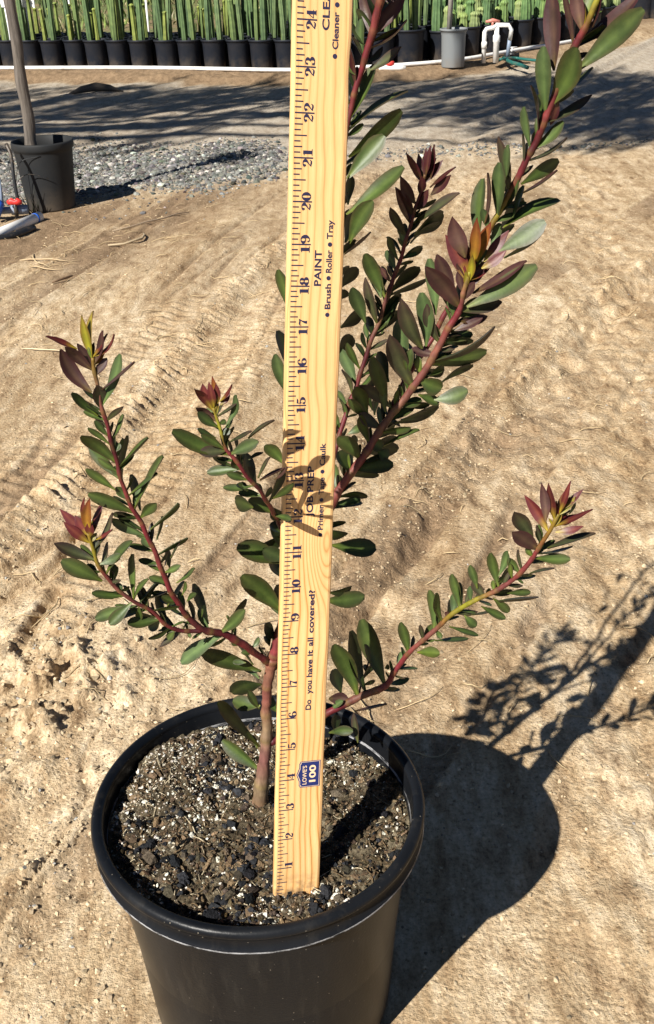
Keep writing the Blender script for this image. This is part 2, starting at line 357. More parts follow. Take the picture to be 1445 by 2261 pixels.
def gh(x, y, zones=False):
    x = np.asarray(x, float); y = np.asarray(y, float)
    al = x*DG[0]+y*DG[1]; ac = x*DG[1]-y*DG[0]
    near = 1/(1+(np.maximum(y-.3, 0)/5)**2)
    dT, aT, sT = band(x, y, TRK, 0); dR, aR, sR = band(x, y, RUT, 0)
    wR = dT/(dT+dR+1e-6); wR = sstep(.35, .65, wR)
    def strip(f, g_, o, seed):
        return (1-wR)*fbm(sT*f, aT*g_, o, seed)+wR*fbm(sR*f+50, aR*g_, o, seed)
    st1 = strip(8.5, .45, 3, 121); st2 = strip(17, .9, 2, 131)
    loose = sstep(.02, .16, st1+.35*st2)*(1-sstep(3.6, 4.4, y))
    thin = np.exp(-(strip(10, .28, 2, 141)/.022)**2)*sstep(-.15, .1, strip(3, .8, 2, 151))*(1-sstep(3.6, 4.4, y))
    h = .022*fbm(ac*2.2, al*.7, 3, 1)
    h = h+.014*st1-.007*thin-.008*loose+.0075*st2*(.4+.6*(1-loose))
    cl = np.maximum(loose, .5*sstep(.1, .35, fbm(x*2.2, y*1.6, 2, 40)))                # loose crumbly zones
    h = h+(.0010+.0095*cl)/(1+(y/2.3)**4)*fbm(x*48, y*38, 4, 9, .58)*near
    # crumbly clods, lower left
    d0 = np.exp(-(((x+.42)/.17)**2+((y-1.08)/.13)**2))
    cn = np.clip(fbm(x*34, y*30, 3, 60, .6)+.08, 0, 1)
    h = h+.06*d0*cn
    # tyre tread ridge running away on the left
    for T, amp, per in ((TRK, 1.0, 34), (TRK2, .5, 30)):
        d, a_, sd_ = band(x, y, T, 0)
        wob = .03*vnoise(a_*2.1, a_*0, 77)
        lug = np.clip(.6*np.sin(a_*2*np.pi*per+sd_*40)+.15+1.8*vnoise(a_*34, sd_*30, 3), 0, 1)
        rid = np.exp(-((sd_-wob+.045)/.035)**2)
        val = np.exp(-((sd_-wob-.02)/.055)**2)
        h = h+amp*(.004*rid+.012*rid*lug*(.9+fbm(x*40, y*40, 2, 8))-.012*val+.006*np.exp(-((sd_-wob-.12)/.05)**2)*lug)
    # chevron tread prints pressed into the compacted bands
    for T, off, wd in ((TRK, -.17, .07), (TRK2, .06, .08), (PALE, .2, .07)):
        d, a_, sd_ = band(x, y, T, 0); q = sd_-off
        msk = np.exp(-(q/wd)**4)*np.clip(.35+1.8*fbm(x*3, y*2, 2, 66), 0, 1)
        h = h+.0026*msk*np.clip(np.sin(a_*2*np.pi/.036+np.abs(q)*70)*1.4, -1, 1)-.004*msk
    for T in CRK:
        d, a_, sd_ = band(x, y, T, 0); h = h-.016*np.exp(-((d+.004*vnoise(x*40, y*40, 88))/.009)**2)+.005*np.exp(-((sd_+.014)/.01)**2)*(d < .04)
    # rut, middle right
    d, a_, sd_ = band(x, y, RUT, 0)
    wob = .035*vnoise(a_*3.1, a_*0, 79)
    rid = np.exp(-((sd_-wob+.035)/.03)**2)
    brk = np.clip(.55+fbm(x*14, y*14, 2, 81)*1.6, 0, 1)
    h = h-.020*np.exp(-((sd_-wob-.03)/.04)**2)*brk+rid*(.006+.022*np.clip(fbm(x*36, y*36, 3, 82, .6)+.1, 0, 1))*brk
    d, a_, sd_ = band(x, y, PALE, 0)
    pale = np.exp(-(sd_/.12)**2)
    h = h-.008*pale+pale*.010*fbm(x*30, y*24, 3, 12)
    # raised bed and its brown berm
    ey = edge_y(x)
    g = sstep(ey-.42, ey-.22, y+.05*vnoise(x*3, y*0, 4))
    h = h*(1-.6*g)+.03*g+g*.02*fbm(x*9, y*9, 3, 14)*(1-sstep(ey-.2, ey, y))
    # level pads
    for px, py, r in ((PX, PY, .16), (-.955, 3.95, .22)):
        k = 1-sstep(r, r+.15, np.hypot(x-px, y-py)); h = h*(1-k)
    if not zones: return h
    n1 = fbm(x*1.7, y*1.7, 3, 21); n2 = fbm(x*6, y*6, 3, 22)
    road = sstep(4.0, 4.9, y+.35*n1-.15*x)*(1-sstep(ey-.55, ey-.35, y+.1*n2))*.8
    brown = sstep(ey-.55, ey-.35, y+.16*n2)
    b2 = np.exp(-(((x+.7)/.6)**2+((y-3.45)/.42)**2))*.95
    b3 = np.exp(-(((x+.2)/.5)**2+((y-4.0)/.22)**2))*.45
    b4 = .72*loose*(.8+n2)+.35*thin+.15*sstep(.05, .3, fbm(ac*11, al*.8, 2, 33))
    b5 = .3*np.exp(-(((x-.27)/.14)**2+((y-1.3)/.18)**2))
    gw = gravel_w(x, y); 
    brown = np.clip(np.maximum(brown, np.clip(b2+b3, 0, 1)*(.7+n2))+b4*(1-pale)+b5, 0, 1)
    brown = brown*(1-.75*np.clip(pale, 0, 1)*(y < 5))
    right = sstep(1.2, 2.4, x)*sstep(5.5, 7, y)
    brown = np.where(right > 0, brown*(1-.55*right*(1-sstep(ey, ey+.5, y))), brown)
    brown = brown*(1-gw*(y < 6)); road = np.maximum(road, gw*(x < .1))
    weeds = sstep(9.4, 10.6, y+.8*n1)*(1-sstep(.3, 1.4, x))
    road = road+sstep(9.0, 10.5, y)*.4*(1-weeds)*(n1 > 0)
    return h, np.stack([brown, np.clip(road, 0, 1), np.clip(weeds*(.75+n1), 0, 1)], -1)
RC = atz(573, 1800, .235)
PX, PY = -.0642, .635
def build_ground():
    ys = [.05]
    while ys[-1] < 26: ys.append(ys[-1]+max(.005, ys[-1]*.0028))
    while ys[-1] < 300: ys.append(ys[-1]*1.06)
    ys = np.array(ys); nc = 640
    u = np.linspace(-1, 1, nc)
    u = np.sign(u)*(.75*np.abs(u)+.25*np.abs(u)**4)
    W = .85+ys*.62
    W = np.where(ys > 20, W+(ys-20)*1.5, W)
    X = u[None]*W[:, None]+.12*ys.clip(0, 3)[:, None]; Y = np.repeat(ys[:, None], nc, 1)
    h, z = gh(X, Y, True)
    v = np.stack([X, Y, h], -1).reshape(-1, 3)
    nr = len(ys); i = np.arange(nr-1)[:, None]*nc+np.arange(nc-1)[None]
    f = np.stack([i, i+1, i+nc+1, i+nc], -1).reshape(-1, 4)
    # the same sheet continues behind and beside the camera, coarsely
    me = bpy.data.meshes.new('ground')
    me.vertices.add(len(v)); me.vertices.foreach_set('co', v.ravel())
    me.loops.add(f.size); me.loops.foreach_set('vertex_index', f.ravel().astype(np.int32))
    me.polygons.add(len(f)); me.polygons.foreach_set('loop_start', (np.arange(len(f))*4).astype(np.int32))
    me.polygons.foreach_set('loop_total', np.full(len(f), 4, np.int32))
    me.update(); me.validate()
    me.polygons.foreach_set('use_smooth', np.ones(len(f), bool))
    a = me.color_attributes.new('Col', 'FLOAT_COLOR', 'POINT'); c4 = np.ones((len(v), 4)); c4[:, :3] = z.reshape(-1, 3); a.data.foreach_set('color', c4.ravel())
    me.materials.append(M['dirt'])
    o = bpy.data.objects.new('ground', me); col.objects.link(o); o['kind'] = 'structure'
    mb = MB()                                    # wide earth underneath, to the horizon on all sides
    s = 400; mb.add([(-s, -s, -.06), (s, -s, -.06), (s, s, -.06), (-s, s, -.06)], [(0, 1, 2, 3)], (.25, .2, 0))
    tag(mb.build('terrain', M['dirt']), kind='structure')
build_ground()
# ------------------------------------------------------------------ small stones
def ico():
    t = (1+5**.5)/2
    v = np.array([(-1, t, 0), (1, t, 0), (-1, -t, 0), (1, -t, 0), (0, -1, t), (0, 1, t), (0, -1, -t), (0, 1, -t), (t, 0, -1), (t, 0, 1), (-t, 0, -1), (-t, 0, 1)], float)
    v /= np.linalg.norm(v[0])
    f = [(0, 11, 5), (0, 5, 1), (0, 1, 7), (0, 7, 10), (0, 10, 11), (1, 5, 9), (5, 11, 4), (11, 10, 2), (10, 7, 6), (7, 1, 8), (3, 9, 4), (3, 4, 2), (3, 2, 6), (3, 6, 8), (3, 8, 9), (4, 9, 5), (2, 4, 11), (6, 2, 10), (8, 6, 7), (9, 8, 1)]
    return v, np.array(f)
IV, IF = ico()
def rotm(n):
    q = rng.normal(size=(n, 4)); q /= np.linalg.norm(q, axis=1)[:, None]; w_, x, y, z = q.T
    return np.stack([1-2*(y*y+z*z), 2*(x*y-z*w_), 2*(x*z+y*w_), 2*(x*y+z*w_), 1-2*(x*x+z*z), 2*(y*z-x*w_), 2*(x*z-y*w_), 2*(y*z+x*w_), 1-2*(x*x+y*y)], -1).reshape(n, 3, 3)
def scatter(name, P, size, cols, m_, parent=None, flat=.6, jit=.28, stuff=True, smooth=False, stretch=None):
    n_ = len(P); Rm = rotm(n_)
    v = IV[None]*(1+rng.uniform(-jit, jit, (n_, 12, 1)))
    if stretch is not None: v = v*stretch[:, None, :]
    v = np.einsum('nij,nkj->nki', Rm, v)*size[:, None, None]
    v[..., 2] *= flat
    v += P[:, None, :]
    f = (IF[None]+12*np.arange(n_)[:, None, None]).reshape(-1, 3); v = v.reshape(-1, 3)
    me = bpy.data.meshes.new(name)
    me.vertices.add(len(v)); me.vertices.foreach_set('co', v.ravel())
    me.loops.add(f.size); me.loops.foreach_set('vertex_index', f.ravel().astype(np.int32))
    me.polygons.add(len(f)); me.polygons.foreach_set('loop_start', (np.arange(len(f))*3).astype(np.int32)); me.polygons.foreach_set('loop_total', np.full(len(f), 3, np.int32))
    me.update(); me.polygons.foreach_set('use_smooth', np.full(len(f), smooth))
    a = me.color_attributes.new('Col', 'FLOAT_COLOR', 'POINT'); c4 = np.ones((len(v), 4)); c4[:, :3] = np.repeat(cols, 12, 0); a.data.foreach_set('color', c4.ravel())
    me.materials.append(m_); o = bpy.data.objects.new(name, me); col.objects.link(o)
    if parent: o.parent = parent
    if stuff: o['kind'] = 'stuff'
    return o
def jitc(base, n_, a=.15, h=.05):
    return np.clip(np.asarray(base)*(1+rng.normal(0, a, (n_, 1)))+rng.normal(0, h, (n_, 3))*np.mean(base), .004, 1)
# gravel strip
n_ = 105000; x = rng.uniform(-2.6, 1.7, n_); y = rng.uniform(3.6, 5.4, n_)
k = rng.uniform(size=n_) < gravel_w(x, y)*np.where(x < -.15, .95, .22); x, y = x[k][:30000], y[k][:30000]
sz = rng.lognormal(math.log(.0045), .5, len(x)).clip(.002, .016)
cols = jitc((.13, .129, .118), len(x), .36, .05); lite = rng.uniform(size=len(x)) < .1; cols[lite] = jitc((.4, .39, .35), lite.sum(), .15)
tag(scatter('gravel', np.stack([x, y, gh(x, y)+sz*.12], -1), sz, cols, M['stone'], flat=.7), 'grey crushed gravel strip across the dirt road behind the ruler', 'gravel')
# dirt clods and pebbles all over the near ground
n_ = 170000; y = .35+rng.uniform(0, 1, n_)**1.5*3.9; x = (rng.uniform(-1, 1, n_))*(.5+y*.38)+.1*y
dT_, aT_, sT_ = band(x, y, TRK, 0); dR_, aR_, sR_ = band(x, y, RUT, 0); dens = .2+.7*np.clip(fbm(x*4, y*3, 3, 91)*2, 0, 1)+.8*np.exp(-(((x+.42)/.2)**2+((y-1.08)/.2)**2))
for T in (TRK, RUT):
    d, a_, s_ = band(x, y, T, 0); dens = dens+.75*np.exp(-((s_+.03)/.05)**2)
k = (rng.uniform(size=n_) < dens*.45) & (np.hypot(x-PX, y-PY) > .13); x, y = x[k], y[k]
sz = rng.lognormal(math.log(.0012), .6, len(x)).clip(.0005, .0032)
big = rng.uniform(size=len(x)) < .0012; sz[big] *= 2.6
sz = sz*(1+.8*np.exp(-(((x+.42)/.17)**2+((y-1.08)/.15)**2)))
cols = jitc((.43, .335, .215), len(x), .25, .006); g_ = rng.uniform(size=len(x)) < .04; cols[g_] = jitc((.27, .26, .24), g_.sum(), .3, .01)
tag(scatter('dirt_clods', np.stack([x, y, gh(x, y)+sz*.05], -1), sz, cols, M['stone'], flat=.65, jit=.5), 'loose crumbs of tan earth and pebbles over the dirt ground', 'dirt')
# dry straw bits
def straw_bit(mb, x, y, L, a, r=.0007, bend=.12, c=(.5, .39, .22)):
    p = []
    for t in np.linspace(0, 1, 6):
        px = x+L*(t-.5)*math.cos(a)-bend*L*math.sin(a)*(t-.5)**2*4; py = y+L*(t-.5)*math.sin(a)+bend*L*math.cos(a)*(t-.5)**2*4
        p.append((px, py, float(gh(px, py))+r*1.5+.004*math.sin(t*3.1)))
    tube(mb, p, [r*.6, r, r, r, r*.8, r*.4], 5, c)
mb = MB()
for i in range(420):
    if i < 230: Y = rng.uniform(2.4, 3.9); X = rng.uniform(-1.15, .15)*(.6+.1*Y)
    else: Y = rng.uniform(.9, 3.6); X = rng.uniform(-.35, .45)*Y
    straw_bit(mb, X, Y, rng.uniform(.015, .075), rng.normal(.1, .8), rng.uniform(.0005, .0011), rng.uniform(-.3, .3), np.clip(np.array((.46, .35, .2))*rng.uniform(.6, 1.25), 0, 1))
tag(mb.build('straw', M['stone']), 'dry straw scraps scattered over the brown dirt', 'straw', kind='stuff')
for k, (px0, py0, px1, py1, r, bnd, c_, lab) in enumerate([
    (45, 767, 165, 768, .0016, .06, (.66, .55, .36), 'pale dry stalk on the dirt beside the red tip of the tallest left branch'),
    (268, 545, 345, 515, .004, .3, (.42, .33, .21), 'curled dry bark strip lying on the brown dirt right of the grey pot'),
    (45, 570, 155, 572, .0022, -.04, (.5, .38, .23), 'long straight dry twig on the dirt below the white pipe'),
    (50, 585, 130, 598, .002, .15, (.46, .35, .21), 'bent dry twig just below the long straight twig'),
    (60, 560, 100, 592, .0018, .1, (.48, .37, .22), 'short dry twig crossing the long straight twig'),
    (255, 508, 425, 465, .0025, .05, (.3, .23, .16), 'long dark twig on brown dirt in front of the gravel'),
    (120, 626, 165, 610, .004, .1, (.17, .11, .065), 'short dark bark piece on the dirt at left')]):
    a = atz(px0, py0); b_ = atz(px1, py1); c = (a+b_)/2; L = math.hypot(*(b_-a)[:2])
    mb = MB(); straw_bit(mb, c[0], c[1], L, math.atan2(b_[1]-a[1], b_[0]-a[0]), r, bnd, c_)
    tag(mb.build('dry_twig', M['stone']), lab, 'twig', 'dry twigs on the dirt')
# ------------------------------------------------------------------ the measured shrub in its black pot
SOILZ = .2105
shrub = empty('potted_shrub', (PX, PY, 0))
tag(shrub, 'young shrub with red stems and burgundy tips in the large black pot in front', 'potted shrub')
RR = .1345; ZT = .2350
prof = []
for a in np.linspace(-10, 200, 13):                    # rolled top edge
    prof.append((RR-.005+.005*math.cos(R_(a)), ZT-.005+.005*math.sin(R_(a))))
outer = [(RR-.0035, ZT-.0100), (RR-.0035, ZT-.0172), (RR-.0012, ZT-.0196), (RR-.0004, ZT-.0212), (RR-.0022, ZT-.0230), (.1270, ZT-.0232),
         (.1236, ZT-.0240), (.1228, ZT-.0300), (.1220, ZT-.0350), (.1212, ZT-.0420), (.1188, ZT-.0450), (.1135, .12), (.1095, .06), (.1065, .012), (.1045, .004), (.101, .0)]
inner = [(RR-.0098, ZT-.0070), (.1238, ZT-.020), (.1220, ZT-.035), (.1090, .07), (.0990, .005)]
P_ = outer[::-1]+prof+inner
mb = MB(); lathe(mb, [(0.0005, .0)]+P_+[(.0005, .005)], 128)
# slight out of round
mb.v = [v*np.array([1, 1, 1])+np.stack([.0012*np.cos(2*np.arctan2(v[:, 1], v[:, 0])+.7)*v[:, 0]/.13, .0012*np.cos(2*np.arctan2(v[:, 1], v[:, 0])+.7)*v[:, 1]/.13, 0*v[:, 0]], -1) for v in mb.v]
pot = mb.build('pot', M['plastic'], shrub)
def sz_(x, y):   # soil surface height, x y from the pot's centre
    r = np.hypot(x, y)
    h = .004*fbm(x*16, y*16, 3, 301)+.0075*fbm(x*60, y*60, 4, 302, .62)
    h = h+.006*np.exp(-(((x+.06)/.05)**2+((y-.07)/.05)**2))+.003*fbm(x*120, y*120, 2, 303)-.004*sstep(.106, .124, r)*(.6+vnoise(x*40, y*40, 9))
    h = h+.006*sstep(.01, .08, -x)-.002*sstep(.04, .09, y)*sstep(.0, .05, x)
    return SOILZ+h
mb = MB(); g_ = np.linspace(-.1240, .1240, 220); X, Y = np.meshgrid(g_, g_); r_ = np.hypot(X, Y)
sc_ = np.where(r_ > 1e-9, np.maximum(np.abs(X), np.abs(Y))/np.maximum(r_, 1e-9), 1); X2, Y2 = X*sc_, Y*sc_    # square to disc
Z = sz_(X2, Y2); nn = 220; i = np.arange(nn-1)[:, None]*nn+np.arange(nn-1)[None]
mb.add(np.stack([X2, Y2, Z], -1).reshape(-1, 3), np.stack([i, i+1, i+nn+1, i+nn], -1).reshape(-1, 4).tolist())
soil = mb.build('soil', M['soil'], shrub)
def sdisc(n_): r = +.1212*np.sqrt(rng.uniform(size=n_)); a = rng.uniform(0, 2*np.pi, n_); return r*np.cos(a), r*np.sin(a)
def near_(x, y): return np.ones_like(x)
x, y = sdisc(15000); k = rng.uniform(size=len(x)) < .08+1.5*np.clip(fbm(x*24, y*24, 3, 310)+.02, 0, 1)+.45*sstep(-.02, .07, y-x*.5); x, y = x[k], y[k]
s_ = rng.lognormal(math.log(.00052), .5, len(x)).clip(.00025, .0030)
c_ = jitc((.56, .5, .38), len(x), .2, .03); c_[s_ > .001] = jitc((.68, .65, .56), int((s_ > .001).sum()), .1, .02)
scatter('perlite', np.stack([x, y, sz_(x, y)+s_*.3], -1), s_, c_, M['bits'], soil, flat=.7, jit=.4, stretch=np.stack([rng.uniform(1, 1.8, len(x)), rng.uniform(.6, 1, len(x)), np.ones(len(x))], -1))
x, y = sdisc(2600); k = rng.uniform(size=len(x)) < .05+2.2*np.clip(fbm(x*24, y*24, 2, 320)-.02, 0, 1)+.3*sstep(.03, -.05, y); x, y = x[k], y[k]
s_ = rng.lognormal(math.log(.0016), .6, len(x)).clip(.0006, .0056)
for q in range(2):
    x = np.concatenate([x, x[:330]+rng.normal(0, .004, 330)]); y = np.concatenate([y, y[:330]+rng.normal(0, .004, 330)]); s_ = np.concatenate([s_, s_[:330]*rng.uniform(.3, .8, 330)])
k = np.hypot(x, y) < .119; x, y, s_ = x[k], y[k], s_[k]
scatter('lava_grit', np.stack([x, y, sz_(x, y)+s_*.3], -1), s_, np.where((rng.uniform(size=len(x)) < .3)[:, None], jitc((.075, .058, .042), len(x), .35, .04), jitc((.02, .021, .024), len(x), .5, .02)), M['bits'], soil, flat=.8, jit=.5)
x, y = sdisc(6500); s_ = rng.lognormal(math.log(.0009), .5, len(x)).clip(.0005, .0035)
scatter('bark_bits', np.stack([x, y, sz_(x, y)+s_*.2], -1), s_, jitc((.12, .083, .048), len(x), .55, .03), M['bits'], soil, flat=.6, stretch=np.stack([rng.uniform(1, 2.6, len(x)), np.ones(len(x)), np.ones(len(x))*.6], -1))
mb = MB()
for i in range(520):
    x, y = sdisc(1); x = float(x[0])*.97; y = float(y[0])*.97; a = rng.uniform(0, 6.3); L = rng.lognormal(math.log(.0045), .5); b_ = rng.uniform(-.3, .3)
    if i < 5: L = .022
    p = [(x+L*t*math.cos(a+b_*t), y+L*t*math.sin(a+b_*t), float(sz_(x+L*t*math.cos(a), y+L*t*math.sin(a)))+.0012+.001*math.sin(t*3)) for t in np.linspace(0, 1, 4)]
    if max(math.hypot(q[0], q[1]) for q in p) > .119: continue
    c_ = (.5, .42, .28) if rng.uniform() < .4 else (.16, .11, .06)
    tube(mb, p, rng.uniform(.0002, .00055), 4, c_)
tag(mb.build('fibres', M['bits'], soil), kind='stuff')

# branches: pixel path of the photograph with a depth offset from the stem's base
Y0 = .6505
BR = {}
CR = dict(tr=(.185, .105, .07), tr2=(0.1870, 0.0850, 0.0510), red=(0.1318, 0.0187, 0.0204), dred=(0.0638, 0.0093, 0.0110), yel=(0.1870, 0.1445, 0.0127), bro=(0.1445, 0.0578, 0.0382), pnk=(0.1700, 0.0425, 0.0357))
def branch(key, pts, rads, cols, n=None, parent_loc=True):
    P = [aty(x, y, Y0+dy) for x, y, dy in pts]
    n = n or len(pts)*6
    S = smooth_path(P, n); t = np.linspace(0, 1, n)
    kk = np.linspace(0, 1, len(rads)); rad = np.interp(t, kk, rads)/2*np.array([depth(q) for q in S])/F
    ck = np.array([CR[c] for c in cols]); cc_ = np.stack([np.interp(t, np.linspace(0, 1, len(cols)), ck[:, i]) for i in range(3)], -1)
    ph = rng.uniform(0, 6); L = np.concatenate([[0], np.cumsum(np.linalg.norm(np.diff(S, axis=0), axis=1))])
    rad = rad*(1+.16*np.maximum(0, np.sin(L/.013*2*np.pi/1.7+ph+1.5*np.sin(L/.031)))**5)*(1+.05*rng.normal(size=len(rad)))*(.9 if key in 'BC' else 1)
    S = S+(.0003*np.sin(L/.012*3+ph))[:, None]*np.array([1, .3, .4])
    cc_ = cc_*(1+.3*np.sin(L/.02*2+ph)[:, None]*np.array([.2, 1, .4]))*(1+.12*rng.normal(size=(len(cc_), 1)))
    nd = (np.maximum(0, np.sin(L/.013*2*np.pi/1.7+ph+1.5*np.sin(L/.031)))**8)[:, None]; cc_ = cc_*(1-.45*nd)+np.array([.16, .12, .03])*.45*nd
    mb = MB(); tube(mb, S-np.array([PX, PY, 0]), rad, 12, np.clip(cc_, .005, 1))
    o = mb.build('branch', M['bark'], shrub)
    px = []
    for q in S: d = q-CAMO; z = d@fw; px.append((CX+F*(d@r2)/z, CY-F*(d@u2)/z))
    BR[key] = (o, np.array(px), S)
    return o
A_ = branch('A', [(573, 1778, 0), (580, 1715, 0), (590, 1620, .004), (588, 1560, .006), (593, 1500, .008), (603, 1452, .01)], [35, 30, 24, 21, 21, 27], ['tr', 'tr', 'tr', 'tr2', 'tr2', 'pnk'], 44)
A_.name = 'trunk'
branch('B', [(600, 1470, .01), (612, 1420, .012), (640, 1330, .02), (690, 1205, .03), (748, 1085, .035), (800, 1012, .04), (850, 935, .045), (900, 872, .045), (950, 800, .042), (985, 735, .04), (1012, 690, .038), (1025, 645, .036), (1037, 600, .034)],
       [30, 26, 24, 22, 20, 19, 18, 18, 17, 13, 9], ['pnk', 'red', 'dred', 'red', 'pnk', 'bro', 'bro', 'bro', 'pnk', 'red', 'bro', 'yel'], 110)
branch('C', [(856, 925, .047), (872, 885, .06), (903, 827, .07), (955, 747, .078), (990, 678, .08), (1040, 585, .08), (1085, 500, .078), (1120, 438, .076), (1160, 360, .072), (1190, 300, .068), (1215, 235, .064), (1265, 115, .058), (1290, 65, .054), (1320, 0, .05), (1345, -60, .048)],
       [12, 13, 13, 12, 12, 13, 14, 16, 17, 18, 19, 18, 14, 12], ['red', 'dred', 'red', 'red', 'pnk', 'red', 'yel', 'red', 'dred', 'red', 'dred', 'red', 'yel', 'yel'], 120)
branch('D', [(690, 1200, .03), (720, 1075, .05), (758, 934, .07), (789, 848, .078), (817, 761, .083), (838, 709, .085), (858, 647, .086), (884, 574, .087), (897, 530, .087), (912, 478, .086), (929, 425, .084), (940, 385, .082)],
       [11, 11, 10, 10, 9, 8, 6], ['dred', 'dred', 'red', 'dred', 'bro', 'dred', 'red', 'dred', 'dred', 'dred'], 90)
branch('E', [(672, 1245, .028), (690, 1100, .05), (705, 900, .075), (728, 600, .10), (748, 420, .11), (766, 285, .112), (789, 186, .112), (817, 93, .11), (841, 0, .106), (860, -70, .10)],
       [15, 14, 13, 12, 13, 17, 18], ['dred', 'dred', 'dred', 'dred', 'dred', 'red', 'red', 'red', 'pnk'], 90)
branch('F', [(648, 1300, .018), (625, 1180, -.015), (600, 1125, -.05), (575, 1085, -.064), (545, 1050, -.068), (515, 1010, -.07), (497, 985, -.07), (485, 945, -.068), (473, 900, -.066)],
       [9, 10, 9, 9, 8, 6], ['dred', 'dred', 'red', 'dred', 'red', 'red', 'yel', 'yel'], 60)
branch('G', [(598, 1468, .009), (545, 1428, -.004), (500, 1402, -.012), (445, 1388, -.02), (410, 1355, -.024), (375, 1300, -.03), (345, 1225, -.034), (312, 1155, -.036), (280, 1095, -.038), (258, 1020, -.04), (240, 950, -.04), (226, 900, -.04), (214, 845, -.039), (205, 790, -.038)],
       [15, 17, 14, 12, 11, 10, 10, 9, 8], ['red', 'red', 'dred', 'dred', 'red', 'red', 'red', 'red', 'dred', 'red', 'bro', 'yel'], 110)
branch('H', [(448, 1392, -.02), (400, 1393, -.024), (365, 1377, -.028), (330, 1345, -.032), (290, 1325, -.036), (250, 1290, -.04), (222, 1255, -.042), (206, 1215, -.043), (196, 1175, -.042)],
       [10, 9, 9, 9, 9, 7], ['dred', 'dred', 'red', 'dred', 'bro', 'red', 'yel', 'yel'], 60)
branch('I', [(598, 1640, .002), (650, 1612, .012), (722, 1575, .022), (760, 1556, .022), (800, 1536, .02), (850, 1515, .018), (872, 1483, .016), (905, 1440, .012), (960, 1392, .006), (1000, 1355, .0), (1050, 1325, -.006), (1100, 1302, -.012), (1150, 1265, -.018), (1185, 1218, -.022), (1215, 1170, -.024), (1235, 1135, -.024)],
       [16, 17, 16, 17, 12, 11, 11, 11, 11, 10, 8], ['dred', 'red', 'red', 'dred', 'bro', 'pnk', 'red', 'red', 'bro', 'yel', 'yel', 'bro', 'red', 'red', 'yel', 'yel'], 120)
branch('K', [(792, 1540, .02), (800, 1505, .03), (812, 1470, .036), (822, 1430, .04)], [5, 4, 3], ['dred', 'dred', 'bro'], 20)
